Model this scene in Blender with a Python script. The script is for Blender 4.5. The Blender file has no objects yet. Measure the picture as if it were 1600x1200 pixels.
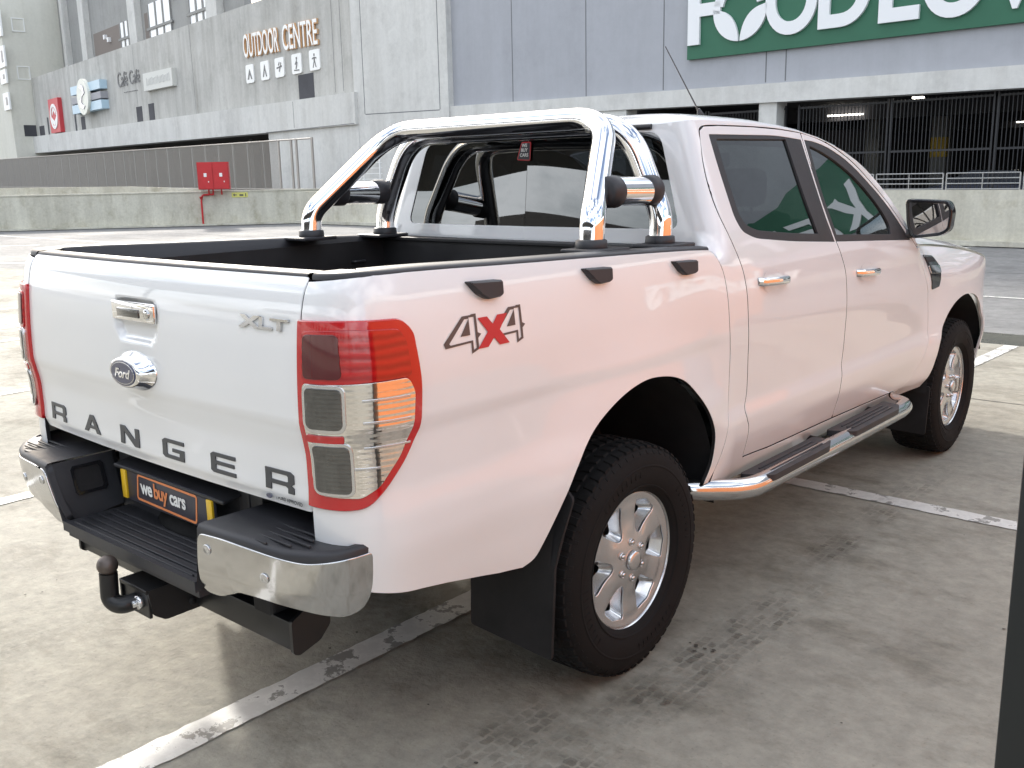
import bpy, bmesh, math, random
import numpy as np
from mathutils import Vector, Matrix
from mathutils.geometry import delaunay_2d_cdt
random.seed(7)
SC = bpy.context.scene
COL = SC.collection
R = math.radians
# ------------------------------------------------------------------ camera, sky, sun, exposure
cam_d = bpy.data.cameras.new("camera"); cam = bpy.data.objects.new("camera", cam_d); COL.objects.link(cam)
cam.location = (2.52804, -2.45754, 1.60969)
cam.rotation_mode = 'XYZ'
cam.rotation_euler = (R(77.78988), R(1.16683), R(40.82718))
cam_d.sensor_width = 36; cam_d.lens = 34.0402; cam_d.clip_start = .05; cam_d.clip_end = 2000
SC.camera = cam
SUN_AZ = R(300)      # where the sun stands, clockwise from +Y
SUN_EL = R(27)
wd = bpy.data.worlds.new("World"); SC.world = wd; wd.use_nodes = True
nt = wd.node_tree; nt.nodes.clear()
wo = nt.nodes.new('ShaderNodeOutputWorld'); bg = nt.nodes.new('ShaderNodeBackground')
sky = nt.nodes.new('ShaderNodeTexSky'); sky.sky_type = 'NISHITA'; sky.sun_disc = False
sky.sun_elevation = SUN_EL; sky.sun_rotation = SUN_AZ; sky.dust_density = 3.5; sky.air_density = 1.0
tcw = nt.nodes.new('ShaderNodeTexCoord'); mpw = nt.nodes.new('ShaderNodeMapping'); mpw.inputs['Scale'].default_value = (1.5, 1.5, 4.5)
nzw = nt.nodes.new('ShaderNodeTexNoise'); nzw.inputs['Scale'].default_value = 1.6; nzw.inputs['Detail'].default_value = 8; nzw.inputs['Roughness'].default_value = .58
crw = nt.nodes.new('ShaderNodeValToRGB'); crw.color_ramp.elements[0].position = .42; crw.color_ramp.elements[1].position = .63
mxw = nt.nodes.new('ShaderNodeMixRGB'); mxw.inputs['Color2'].default_value = (10.4, 10.7, 11.1, 1)
L = nt.links.new
L(tcw.outputs['Generated'], mpw.inputs['Vector']); L(mpw.outputs[0], nzw.inputs['Vector']); L(nzw.outputs['Fac'], crw.inputs[0])
L(crw.outputs[0], mxw.inputs['Fac']); L(sky.outputs[0], mxw.inputs['Color1']); L(mxw.outputs[0], bg.inputs['Color'])
bg.inputs['Strength'].default_value = .15
L(bg.outputs[0], wo.inputs['Surface'])
sd = bpy.data.lights.new("sun", 'SUN'); sun = bpy.data.objects.new("sun", sd); COL.objects.link(sun)
sd.energy = 2.0; sd.angle = R(3); sd.color = (1, .955, .88)
sv = Vector((math.sin(SUN_AZ)*math.cos(SUN_EL), math.cos(SUN_AZ)*math.cos(SUN_EL), math.sin(SUN_EL)))
sun.rotation_euler = sv.to_track_quat('Z', 'Y').to_euler()
SC.view_settings.view_transform = 'Standard'; SC.view_settings.look = 'None'
SC.view_settings.exposure = .96; SC.view_settings.gamma = 1; SC.view_settings.use_curve_mapping = False
SC.render.engine = 'CYCLES'
SC.cycles.max_bounces = 8; SC.cycles.glossy_bounces = 5; SC.cycles.transparent_max_bounces = 12
SC.cycles.caustics_reflective = False; SC.cycles.caustics_refractive = False
# ------------------------------------------------------------------ materials
def pin(b, **k):
    for n, v in k.items():
        n = n.replace('_', ' ')
        if n in b.inputs:
            if isinstance(v, tuple) and len(v) == 3: v = (*v, 1)
            b.inputs[n].default_value = v
MATS = {}
def mat(name, col, rough=.5, metal=0., **k):
    m = bpy.data.materials.new(name); m.use_nodes = True
    b = m.node_tree.nodes['Principled BSDF']
    pin(b, Base_Color=col, Roughness=rough, Metallic=metal, **k)
    MATS[name] = m; return m
def nodes(m): return m.node_tree.nodes, m.node_tree.links, m.node_tree.nodes['Principled BSDF']
def vary(m, scale=3., amt=.25, rough=0., bump=0., bscale=None, coords='Object', detail=6, stretch=(1,1,1), col2=None, dist=.01):
    """noise variation of colour, roughness and relief"""
    N, K, b = nodes(m)
    tc = N.new('ShaderNodeTexCoord'); mp = N.new('ShaderNodeMapping'); mp.inputs['Scale'].default_value = stretch
    nz = N.new('ShaderNodeTexNoise'); nz.inputs['Scale'].default_value = scale; nz.inputs['Detail'].default_value = detail; nz.inputs['Roughness'].default_value = .62
    K.new(tc.outputs[coords], mp.inputs['Vector']); K.new(mp.outputs[0], nz.inputs['Vector'])
    c = b.inputs['Base Color'].default_value[:]
    cr = N.new('ShaderNodeValToRGB'); cr.color_ramp.elements[0].position = .3; cr.color_ramp.elements[1].position = .7
    lo = tuple(x*(1-amt) for x in c[:3]) if col2 is None else col2
    hi = tuple(min(1, x*(1+amt)) for x in c[:3]) if col2 is None else c[:3]
    cr.color_ramp.elements[0].color = (*lo, 1); cr.color_ramp.elements[1].color = (*hi, 1)
    K.new(nz.outputs['Fac'], cr.inputs[0]); K.new(cr.outputs[0], b.inputs['Base Color'])
    if rough:
        mr = N.new('ShaderNodeMapRange'); r0 = b.inputs['Roughness'].default_value
        mr.inputs[1].default_value = .3; mr.inputs[2].default_value = .7
        mr.inputs[3].default_value = max(0.02, r0-rough); mr.inputs[4].default_value = min(1, r0+rough)
        K.new(nz.outputs['Fac'], mr.inputs[0]); K.new(mr.outputs[0], b.inputs['Roughness'])
    if bump:
        n2 = N.new('ShaderNodeTexNoise'); n2.inputs['Scale'].default_value = bscale or scale*8; n2.inputs['Detail'].default_value = 5
        K.new(tc.outputs[coords], n2.inputs['Vector'])
        bp = N.new('ShaderNodeBump'); bp.inputs['Strength'].default_value = bump; bp.inputs['Distance'].default_value = dist
        K.new(n2.outputs['Fac'], bp.inputs['Height']); K.new(bp.outputs[0], b.inputs['Normal'])
    return m
paint = mat('white_paint', (.83, .83, .83), .32, Coat_Weight=1., Coat_Roughness=.03, Coat_IOR=1.6)
vary(paint, 1.5, .012, 0, 0)
black_pl = vary(mat('black_plastic', (.028, .028, .032), .50), 9, .2, .08, .25, 900, dist=.0006)
black_gl = mat('black_gloss', (.012, .012, .014), .16)
matt_blk = vary(mat('matt_black', (.018, .017, .018), .75, Specular_IOR_Level=.3), 6, .3)
liner = vary(mat('bed_liner_plastic', (.020, .019, .020), .50), 5, .35, .1, .3, 300, dist=.001)
chrome = vary(mat('chrome', (.90, .90, .91), .055, 1.), 9, .03, .035)
chrome2 = vary(mat('bumper_chrome', (.62, .62, .62), .12, 1.), 4, .06, .05)
alloy = mat('alloy_silver', (.66, .665, .67), .27, .9, Coat_Weight=.5, Coat_Roughness=.08)
rubber = vary(mat('tyre_rubber', (.0095, .0093, .0095), .80, Specular_IOR_Level=.22), 14, .35, .1, .3, 160, dist=.001)
steel_blk = vary(mat('black_steel', (.010, .010, .011), .38), 8, .3, .1)
grey_dk = mat('badge_grey', (.075, .078, .085), .35, .3)
red_lens = mat('red_lens', (.52, .006, .010), .10, Coat_Weight=1., Coat_Roughness=.02)
red_rib = mat('red_ribbed_lens', (.46, .005, .010), .10, Coat_Weight=1., Coat_Roughness=.02)
N, K, b = nodes(red_rib)
tc = N.new('ShaderNodeTexCoord'); wv = N.new('ShaderNodeTexWave'); wv.bands_direction = 'Z'; wv.inputs['Scale'].default_value = 14; wv.inputs['Distortion'].default_value = 1.5; wv.inputs['Detail'].default_value = 1
cr = N.new('ShaderNodeValToRGB'); cr.color_ramp.elements[0].color = (.34, .003, .007, 1); cr.color_ramp.elements[1].color = (.52, .007, .010, 1)
bp = N.new('ShaderNodeBump'); bp.inputs['Strength'].default_value = .12; bp.inputs['Distance'].default_value = .003
K.new(tc.outputs['Object'], wv.inputs['Vector']); K.new(wv.outputs['Fac'], cr.inputs[0]); K.new(cr.outputs[0], b.inputs['Base Color']); K.new(wv.outputs['Fac'], bp.inputs['Height']); K.new(bp.outputs[0], b.inputs['Normal'])
red_dark = mat('dark_red_lens', (.09, .003, .006), .12, Coat_Weight=1., Coat_Roughness=.02)
red_decal = mat('red_decal', (.55, .03, .04), .35)
orange_pl = mat('orange_print', (.75, .25, .09), .45)
white_pl = mat('white_print', (.82, .82, .80), .45)
yellow_pl = mat('yellow_reflector', (.80, .50, .02), .35, Coat_Weight=.5)
plate_m = mat('plate_dark', (.045, .045, .06), .35)
seat_m = vary(mat('seat_cloth', (.035, .035, .038), .85), 20, .3)
blue_m = mat('badge_blue', (.012, .022, .09), .15, Coat_Weight=1.)
# reflector bowl behind the clear part of the lamp: ribbed bright metal
refl = mat('lamp_reflector', (.84, .81, .78), .07, 1.)
N, K, b = nodes(refl)
tc = N.new('ShaderNodeTexCoord'); wv = N.new('ShaderNodeTexWave'); wv.wave_type = 'BANDS'; wv.bands_direction = 'Z'; wv.inputs['Scale'].default_value = 22
bp = N.new('ShaderNodeBump'); bp.inputs['Strength'].default_value = .06; bp.inputs['Distance'].default_value = .004
K.new(tc.outputs['Object'], wv.inputs['Vector']); K.new(wv.outputs['Fac'], bp.inputs['Height']); K.new(bp.outputs[0], b.inputs['Normal'])
smoke = mat('smoke_lens', (.12, .12, .12), .06, .6, Coat_Weight=1., Coat_Roughness=.02)
N, K, b = nodes(smoke)
tc = N.new('ShaderNodeTexCoord'); wv = N.new('ShaderNodeTexWave'); wv.bands_direction = 'Z'; wv.inputs['Scale'].default_value = 30
cr = N.new('ShaderNodeValToRGB'); cr.color_ramp.elements[0].color = (.100, .100, .096, 1); cr.color_ramp.elements[1].color = (.122, .122, .118, 1)
K.new(tc.outputs['Object'], wv.inputs['Vector']); K.new(wv.outputs['Fac'], cr.inputs[0]); K.new(cr.outputs[0], b.inputs['Base Color'])
def glass_mat(name, tint, refl_boost=1.0):
    m = bpy.data.materials.new(name); m.use_nodes = True; N = m.node_tree.nodes; K = m.node_tree.links; N.clear()
    o = N.new('ShaderNodeOutputMaterial'); t = N.new('ShaderNodeBsdfTransparent'); g = N.new('ShaderNodeBsdfGlossy')
    t.inputs[0].default_value = (*tint, 1); g.inputs['Roughness'].default_value = .01; g.inputs[0].default_value = (.95, .97, .97, 1)
    fr = N.new('ShaderNodeFresnel'); fr.inputs[0].default_value = 1.5
    mt = N.new('ShaderNodeMath'); mt.operation = 'MULTIPLY_ADD'; mt.inputs[1].default_value = 1.6*refl_boost; mt.inputs[2].default_value = .03; mt.use_clamp = True
    mx = N.new('ShaderNodeMixShader'); K.new(fr.outputs[0], mt.inputs[0]); K.new(mt.outputs[0], mx.inputs[0])
    K.new(t.outputs[0], mx.inputs[1]); K.new(g.outputs[0], mx.inputs[2]); K.new(mx.outputs[0], o.inputs['Surface']); return m
glass_side = glass_mat('tinted_glass', (.045, .052, .055), 1.25)
glass_rear = glass_mat('rear_glass', (.07, .08, .10), 1.5)
glass_front = glass_mat('windscreen_glass', (.55, .60, .57), 1.)
mirror_m = mat('mirror_glass', (.42, .40, .40), .01, 1.)
# ------------------------------------------------------------------ objects
def tag(o, label=None, cat=None, group=None, kind=None):
    if label: o['label'] = label
    if cat: o['category'] = cat
    if group: o['group'] = group
    if kind: o['kind'] = kind
    return o
def empty(name, loc=(0, 0, 0), label=None, cat=None, group=None, rz=0):
    o = bpy.data.objects.new(name, None); COL.objects.link(o); o.location = loc; o.rotation_euler = (0, 0, rz)
    o.empty_display_size = .2
    return tag(o, label, cat, group)
def link(name, verts, faces, m, parent=None, smooth=False, mats=None, fm=None, normals=None):
    me = bpy.data.meshes.new(name); me.from_pydata([tuple(v) for v in verts], [], faces)
    for mm in (mats or [m]): me.materials.append(mm)
    if fm: me.polygons.foreach_set('material_index', fm)
    if smooth: me.polygons.foreach_set('use_smooth', [True]*len(me.polygons))
    me.update()
    if normals is not None: me.normals_split_custom_set_from_vertices([tuple(n) for n in normals])
    o = bpy.data.objects.new(name, me); COL.objects.link(o)
    if parent: o.parent = parent
    return o
class MB:
    """collects simple solids, makes one mesh"""
    def __init__(s): s.v = []; s.f = []; s.fm = []; s.sm = []
    def add(s, v, f, mi=0, smooth=False):
        n = len(s.v); s.v += [tuple(x) for x in v]; s.f += [tuple(i+n for i in q) for q in f]; s.fm += [mi]*len(f); s.sm += [smooth]*len(f); return s
    def box(s, c, d, rot=None, mi=0, bev=0.):
        bm = bmesh.new(); bmesh.ops.create_cube(bm, size=1)
        for v in bm.verts: v.co = Vector((v.co.x*d[0], v.co.y*d[1], v.co.z*d[2]))
        if bev: bmesh.ops.bevel(bm, geom=bm.edges[:], offset=bev, segments=2, profile=.5, affect='EDGES')
        M = Matrix.Translation(c) @ (rot.to_4x4() if rot is not None else Matrix())
        vs = [M @ v.co for v in bm.verts]; fs = [[v.index for v in f.verts] for f in bm.faces]
        bm.free(); return s.add(vs, fs, mi)
    def prism(s, poly, z0, z1, mi=0):
        """poly in xy extruded in z"""
        n = len(poly); v = [(x, y, z0) for x, y in poly]+[(x, y, z1) for x, y in poly]
        a = sum(poly[i][0]*poly[(i+1) % n][1]-poly[(i+1) % n][0]*poly[i][1] for i in range(n))
        f = [list(range(n))[::-1], list(range(n, 2*n))]+[[i, (i+1) % n, n+(i+1) % n, n+i] for i in range(n)]
        if a < 0: f = [q[::-1] for q in f]
        return s.add(v, f, mi)
    def tube(s, path, r, seg=20, mi=0, caps=True, rs=None):
        P = [Vector(p) for p in path]; n = len(P); up = None; v = []
        for i, p in enumerate(P):
            t = (P[min(i+1, n-1)]-P[max(i-1, 0)]).normalized()
            if up is None:
                up = Vector((0, 0, 1)) if abs(t.z) < .9 else Vector((0, 1, 0))
            up = (up-t*up.dot(t)).normalized(); b = t.cross(up); rr = rs[i] if rs else r
            v += [p+(up*math.cos(2*math.pi*k/seg)+b*math.sin(2*math.pi*k/seg))*rr for k in range(seg)]
        f = []
        for i in range(n-1):
            for k in range(seg):
                a = i*seg+k; c = i*seg+(k+1) % seg; f.append((a, a+seg, c+seg, c))
        f = [q[::-1] for q in f]
        s.add(v, f, mi, True)
        if caps:
            s.add([v[k] for k in range(seg)], [list(range(seg))[::-1]], mi)
            s.add([v[(n-1)*seg+k] for k in range(seg)], [list(range(seg))], mi)
        return s
    def lathe(s, prof, origin, axis, seg=48, mi=0, close=False):
        """prof: list of (along, radius)"""
        ax = Vector(axis).normalized(); u = ax.orthogonal().normalized(); w = ax.cross(u); o = Vector(origin); v = []
        for a, r in prof:
            v += [o+ax*a+(u*math.cos(2*math.pi*k/seg)+w*math.sin(2*math.pi*k/seg))*r for k in range(seg)]
        f = []
        m = len(prof)
        for i in range(m-1 if not close else m):
            j = (i+1) % m
            for k in range(seg):
                l = (k+1) % seg; f.append((i*seg+k, i*seg+l, j*seg+l, j*seg+k))
        return s.add(v, f, mi, True)
    def build(s, name, m, parent=None, mats=None, recalc=True, auto=None):
        o = link(name, s.v, s.f, m, parent, mats=mats, fm=s.fm)
        me = o.data; me.polygons.foreach_set('use_smooth', s.sm)
        if recalc:
            bm = bmesh.new(); bm.from_mesh(me); bmesh.ops.recalc_face_normals(bm, faces=bm.faces[:]); bm.to_mesh(me); bm.free()
        if auto:
            bm = bmesh.new(); bm.from_mesh(me)
            bmesh.ops.remove_doubles(bm, verts=bm.verts[:], dist=1e-5)
            for f in bm.faces: f.smooth = True
            for e in bm.edges:
                if len(e.link_faces) == 2 and e.calc_face_angle() > R(auto): e.smooth = False
            bm.to_mesh(me); bm.free()
        me.update(); return o
def smooth_path(pts, n=8):
    P = [np.array(p, float) for p in pts]; out = []
    for i in range(len(P)-1):
        a = P[max(i-1, 0)]; b = P[i]; c = P[i+1]; d = P[min(i+2, len(P)-1)]
        for k in range(n):
            t = k/n; out.append(.5*((2*b)+(-a+c)*t+(2*a-5*b+4*c-d)*t*t+(-a+3*b-3*c+d)*t**3))
    out.append(P[-1]); return out
def fillet(pts, r, n=8):
    """polyline with rounded corners; r scalar or list"""
    P = [Vector(p) for p in pts]; out = [P[0]]
    for i in range(1, len(P)-1):
        rr = r[i] if isinstance(r, (list, tuple)) else r
        a = (P[i-1]-P[i]); c = (P[i+1]-P[i]); ra = min(rr, a.length*.49, c.length*.49)
        p0 = P[i]+a.normalized()*ra; p1 = P[i]+c.normalized()*ra
        for k in range(n+1):
            t = k/n; out.append(p0*(1-t)**2+P[i]*2*t*(1-t)+p1*t*t)
    out.append(P[-1]); return out
def inside(p, poly):
    x, y = p; c = False; n = len(poly); j = n-1
    for i in range(n):
        xi, yi = poly[i]; xj, yj = poly[j]
        if (yi > y) != (yj > y) and x < (xj-xi)*(y-yi)/(yj-yi)+xi: c = not c
        j = i
    return c
def area2(p): return sum(p[i][0]*p[(i+1) % len(p)][1]-p[(i+1) % len(p)][0]*p[i][1] for i in range(len(p)))
def resample(poly, ds):
    out = []; n = len(poly)
    for i in range(n):
        a = poly[i]; b = poly[(i+1) % n]; l = math.hypot(b[0]-a[0], b[1]-a[1])
        if l < 1e-5: continue
        k = max(1, int(math.ceil(l/ds)))
        for j in range(k): out.append((a[0]+(b[0]-a[0])*j/k, a[1]+(b[1]-a[1])*j/k))
    return out
def roundpoly(poly, r, n=5):
    """round the corners of a closed polygon; r scalar or per-vertex list"""
    out = []; m = len(poly)
    for i in range(m):
        p = Vector(poly[i]); a = Vector(poly[i-1])-p; c = Vector(poly[(i+1) % m])-p
        rr = r[i] if isinstance(r, (list, tuple)) else r
        rr = min(rr, a.length*.45, c.length*.45)
        if rr < 1e-5: out.append(tuple(p)); continue
        p0 = p+a.normalized()*rr; p1 = p+c.normalized()*rr
        for k in range(n+1):
            t = k/n; q = p0*(1-t)**2+p*2*t*(1-t)+p1*t*t; out.append((q.x, q.y))
    return out
def inset(poly, d):
    n = len(poly); s = 1 if area2(poly) > 0 else -1; out = []
    for i in range(n):
        a = Vector(poly[i-1]); p = Vector(poly[i]); c = Vector(poly[(i+1) % n])
        e1 = (p-a); e2 = (c-p)
        if e1.length < 1e-7 or e2.length < 1e-7: out.append(tuple(p)); continue
        e1.normalize(); e2.normalize()
        n1 = Vector((-e1.y, e1.x))*s; n2 = Vector((-e2.y, e2.x))*s; m = n1+n2
        if m.length < .3: m = n1
        m.normalize(); k = max(.4, m.dot(n1)); q = p+m*(d/k); out.append((q.x, q.y))
    return out
def fnorm(F, s, z):
    h = 1e-4; a = np.array(F(s+h, z))-np.array(F(s-h, z)); b = np.array(F(s, z+h))-np.array(F(s, z-h))
    n = np.cross(a, b); l = np.linalg.norm(n); return n/l if l > 1e-12 else np.array([1., 0, 0])
def panel(name, outline, F, m, parent=None, ds=.02, off=0., depth=.012, side=1, holes=(), edge=.0015, flipn=False, mats=None, matf=None, dark=False):
    """skin of surface F inside an outline, with rounded returned edges; normals taken from the surface itself"""
    loops = [resample(outline, ds)]+[resample(h, ds) for h in holes]
    xs = [p[0] for p in loops[0]]; ys = [p[1] for p in loops[0]]
    B = np.array([p for l in loops for p in l])
    pts = [p for l in loops for p in l]; cons = []; k = 0
    for l in loops:
        n = len(l); cons += [(k+i, k+(i+1) % n) for i in range(n)]; k += n
    nb = len(pts)
    gx = np.arange(min(xs)+ds*.5, max(xs), ds); gy = np.arange(min(ys)+ds*.5, max(ys), ds)
    for x in gx:
        for y in gy:
            if inside((x, y), loops[0]) and not any(inside((x, y), l) for l in loops[1:]):
                if ((B[:, 0]-x)**2+(B[:, 1]-y)**2).min() > (ds*.55)**2: pts.append((x, y))
    r = delaunay_2d_cdt([Vector(p) for p in pts], cons, [], 0, 1e-7)
    V2 = [(v.x, v.y) for v in r[0]]
    tris = []
    for t in r[2]:
        cx = sum(V2[i][0] for i in t)/len(t); cy = sum(V2[i][1] for i in t)/len(t)
        if inside((cx, cy), loops[0]) and not any(inside((cx, cy), l) for l in loops[1:]): tris.append(tuple(t))
    V = []; NN = []
    sg = -1. if flipn else 1.
    nr = [fnorm(F, *p)*sg for p in V2]
    V = [np.array(F(*p))+n*off for p, n in zip(V2, nr)]; NN = list(nr)
    faces = []
    for t in tris:
        a, b_, c = (V[i] for i in t[:3]); nn = np.cross(b_-a, c-a)
        faces.append(t if np.dot(nn, nr[t[0]]) > 0 else t[::-1])
    fmi = [matf(*(np.mean([V2[i] for i in t], axis=0))) for t in faces] if matf else None
    if dark: mats = [m, MATS['matt_black']]; fmi = [0]*len(faces)  # returned edges turn black: shade of the panel gaps put into the colour
    # boundary
    cnt = {}
    for f in faces:
        for i in range(len(f)):
            e = (f[i], f[(i+1) % len(f)]); cnt[e] = 1
    be = [e for e in cnt if (e[1], e[0]) not in cnt]
    if depth > 0:
        nxt = {}; 
        for a, b_ in be: nxt.setdefault(a, []).append(b_)
        prv = {}
        for a, b_ in be: prv.setdefault(b_, []).append(a)
        idx = {}
        for a in nxt:
            p = V[a]; t = V[nxt[a][0]]-V[prv.get(a, [a])[0]]
            l = np.linalg.norm(t); t = t/l if l > 1e-9 else np.array([0, 0, 1.])
            o = np.cross(t, nr[a]); l = np.linalg.norm(o); o = o/l if l > 1e-9 else nr[a]
            i1 = len(V); V.append(p+o*edge-nr[a]*edge); NN.append(o)
            V.append(p+o*edge-nr[a]*depth); NN.append(o); idx[a] = i1
        for a, b_ in be:
            i, j = idx[a], idx[b_]
            faces.append((a, i, j, b_)); faces.append((i, i+1, j+1, j))
            if fmi is not None: fmi += [0, 1 if dark else 0]
    if side < 0:
        V = [v*np.array([-1, 1, 1]) for v in V]; NN = [v*np.array([-1, 1, 1]) for v in NN]; faces = [f[::-1] for f in faces]
    return link(name, V, faces, m, parent, smooth=True, mats=mats, fm=fmi, normals=NN)
def text_mesh(txt, size=1., bold=0., ext=0., sx=1., spacing=1., shear=0., align='CENTER'):
    cu = bpy.data.curves.new('t', 'FONT'); cu.body = txt; cu.size = size; cu.offset = bold; cu.extrude = ext
    cu.space_character = spacing; cu.align_x = align; cu.align_y = 'BOTTOM_BASELINE'; cu.resolution_u = 9; cu.shear = shear
    o = bpy.data.objects.new('t', cu); COL.objects.link(o); dg = bpy.context.evaluated_depsgraph_get(); dg.update()
    me = bpy.data.meshes.new_from_object(o.evaluated_get(dg)); bpy.data.objects.remove(o)
    v = [(p.co.x*sx, p.co.y, p.co.z) for p in me.vertices]; f = [tuple(p.vertices) for p in me.polygons]
    bpy.data.meshes.remove(me); return v, f
def text_on(name, txt, fn, m, parent=None, **k):
    """text whose (x,y,z) vertices go through fn"""
    v, f = text_mesh(txt, **k); return link(name, [fn(*p) for p in v], f, m, parent)
def pchip(pts):
    x=np.array([p[0] for p in pts],float);y=np.array([p[1] for p in pts],float)
    h=np.diff(x);d=np.diff(y)/h;n=len(x);m=np.zeros(n)
    for i in range(1,n-1):
        if d[i-1]*d[i]>0:
            w1=2*h[i]+h[i-1];w2=h[i]+2*h[i-1];m[i]=(w1+w2)/(w1/d[i-1]+w2/d[i])
    m[0]=d[0];m[-1]=d[-1]
    x=x.tolist();y=y.tolist();m=m.tolist();h=h.tolist()
    def f(t):
        if t<=x[0]:return y[0]+m[0]*(t-x[0])
        if t>=x[-1]:return y[-1]+m[-1]*(t-x[-1])
        i=0
        while t>x[i+1]:i+=1
        s=(t-x[i])/h[i];s2=s*s;s3=s2*s
        return y[i]*(2*s3-3*s2+1)+m[i]*h[i]*(s3-2*s2+s)+y[i+1]*(3*s2-2*s3)+m[i+1]*h[i]*(s3-s2)
    return f
def ss(a,b,t):
    t=min(1,max(0,(t-a)/(b-a)));return t*t*(3-2*t)
PB=pchip([(.40,.82),(.48,.848),(.55,.868),(.65,.884),(.76,.8965),(.80,.8965),(.90,.888),(1.0,.889),(1.055,.8965),(1.15,.896),(1.25,.888),(1.33,.874),(1.38,.86),(1.42,.846)])
PC=pchip([(.40,.80),(.48,.85),(.52,.872),(.58,.887),(.67,.903),(.715,.9045),(.78,.8945),(.9,.898),(1.05,.905),(1.15,.903),(1.25,.891),(1.30,.879),(1.36,.861),(1.5,.811),(1.65,.757),(1.75,.720),(1.82,.692),(1.9,.67)])
TG=pchip([(.70,-1.113),(.82,-1.116),(.90,-1.1125),(.96,-1.113),(1.02,-1.121),(1.055,-1.127),(1.11,-1.126),(1.2,-1.121),(1.29,-1.1125),(1.326,-1.106),(1.358,-1.096),(1.384,-1.080),(1.40,-1.060)])
YC=-.93;CA=.19;CB=.185
def W(y,z):
    k=ss(.45,.62,y)
    w=PB(z)*(1-k)+PC(z)*k if 0<k<1 else (PC(z) if k else PB(z))
    for yc,A,r0 in((.03,.034,.46),(3.22,.030,.45)):
        rho=math.hypot(y-yc,z-.45)
        if z<1.35:
            w+=A*math.exp(-(max(0,rho-r0)/.17)**2)*(1-ss(1.1,1.3,z))
    if y>3.45: w-=.30*((y-3.45)/.72)**2.6
    if y>1.6 and z>1.2: w-=.020*ss(1.2,1.3,z)*((y-1.6)/1.2)**2
    return w
def S(s,z):
    if s>=YC: return (W(s,z),s,z)
    th=min(math.pi/2,(YC-s)/CB);w=W(YC,z)
    c,d=math.cos(th),math.sin(th);e=2/2.3
    Y=YC-CB*d**e
    return (w-(CA+w-.905)*(1-c**e),Y+(TG(z)+1.115)*d*d,z)
def T(x,z):
    """tailgate outer surface"""
    a=abs(x)/.715
    y=TG(z)-.020*(1-a*a)
    return (x,y,z)
# ================================================================== ground
def tex(m, name): return m.node_tree.nodes.new(name)
def concrete(name, c1, c2, rough=.8, scale=.35, stain=(.6, .58, .55), wet=0., bump=.3, fine_f=.85, streak=0.):
    m = mat(name, c1, rough); N, K, b = nodes(m)
    tc = N.new('ShaderNodeTexCoord')
    def nz(s, d=6, r=.6, st=(1, 1, 1)):
        mp = N.new('ShaderNodeMapping'); mp.inputs['Scale'].default_value = st
        n_ = N.new('ShaderNodeTexNoise'); n_.inputs['Scale'].default_value = s; n_.inputs['Detail'].default_value = d; n_.inputs['Roughness'].default_value = r
        K.new(tc.outputs['Object'], mp.inputs['Vector']); K.new(mp.outputs[0], n_.inputs['Vector']); return n_
    def ramp(src, p0, p1, a=(0, 0, 0), b_=(1, 1, 1)):
        r_ = N.new('ShaderNodeValToRGB'); r_.color_ramp.elements[0].position = p0; r_.color_ramp.elements[1].position = p1
        r_.color_ramp.elements[0].color = (*a, 1); r_.color_ramp.elements[1].color = (*b_, 1); K.new(src, r_.inputs[0]); return r_
    big = ramp(nz(scale, 8).outputs['Fac'], .32, .68, c2, c1)
    fine = ramp(nz(scale*28, 8, .7).outputs['Fac'], .3, .72, (.62, .62, .62), (1.18, 1.17, 1.15))
    mx = N.new('ShaderNodeMixRGB'); mx.blend_type = 'MULTIPLY'; mx.inputs[0].default_value = fine_f
    K.new(big.outputs[0], mx.inputs[1]); K.new(fine.outputs[0], mx.inputs[2])
    st_ = ramp(nz(scale*3.2, 10, .72, (1, 1.6, 1)).outputs['Fac'], .50, .66, (0, 0, 0), (1, 1, 1))
    m2 = N.new('ShaderNodeMixRGB'); m2.blend_type = 'MULTIPLY'; K.new(st_.outputs[0], m2.inputs[0]); K.new(mx.outputs[0], m2.inputs[1]); m2.inputs[2].default_value = (*stain, 1)
    sp = ramp(nz(scale*130, 3, .6).outputs['Fac'], .60, .78, (1, 1, 1), (.55, .54, .52))
    m3 = N.new('ShaderNodeMixRGB'); m3.blend_type = 'MULTIPLY'; m3.inputs[0].default_value = fine_f*.9; K.new(m2.outputs[0], m3.inputs[1]); K.new(sp.outputs[0], m3.inputs[2])
    if streak:
        sk = ramp(nz(1.1, 7, .7, (1, 1, .09)).outputs['Fac'], .42, .66, (1, 1, 1), (.70, .69, .67)); m4 = N.new('ShaderNodeMixRGB'); m4.blend_type = 'MULTIPLY'; m4.inputs[0].default_value = streak
        K.new(m3.outputs[0], m4.inputs[1]); K.new(sk.outputs[0], m4.inputs[2]); K.new(m4.outputs[0], b.inputs['Base Color'])
    else: K.new(m3.outputs[0], b.inputs['Base Color'])
    mr = N.new('ShaderNodeMapRange'); mr.inputs[1].default_value = .35; mr.inputs[2].default_value = .65; mr.inputs[3].default_value = max(.08, rough-wet-.1); mr.inputs[4].default_value = rough
    K.new(nz(scale*1.3, 8, .6).outputs['Fac'], mr.inputs[0]); K.new(mr.outputs[0], b.inputs['Roughness'])
    if bump:
        n2 = nz(scale*60, 8, .7); n3 = nz(scale*8, 6, .6); ad = N.new('ShaderNodeMath'); ad.operation = 'MULTIPLY_ADD'; ad.inputs[1].default_value = 2.
        K.new(n3.outputs['Fac'], ad.inputs[0]); K.new(n2.outputs['Fac'], ad.inputs[2])
        bp = N.new('ShaderNodeBump'); bp.inputs['Strength'].default_value = bump; bp.inputs['Distance'].default_value = .006
        K.new(ad.outputs[0], bp.inputs['Height']); K.new(bp.outputs[0], b.inputs['Normal'])
    return m
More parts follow.
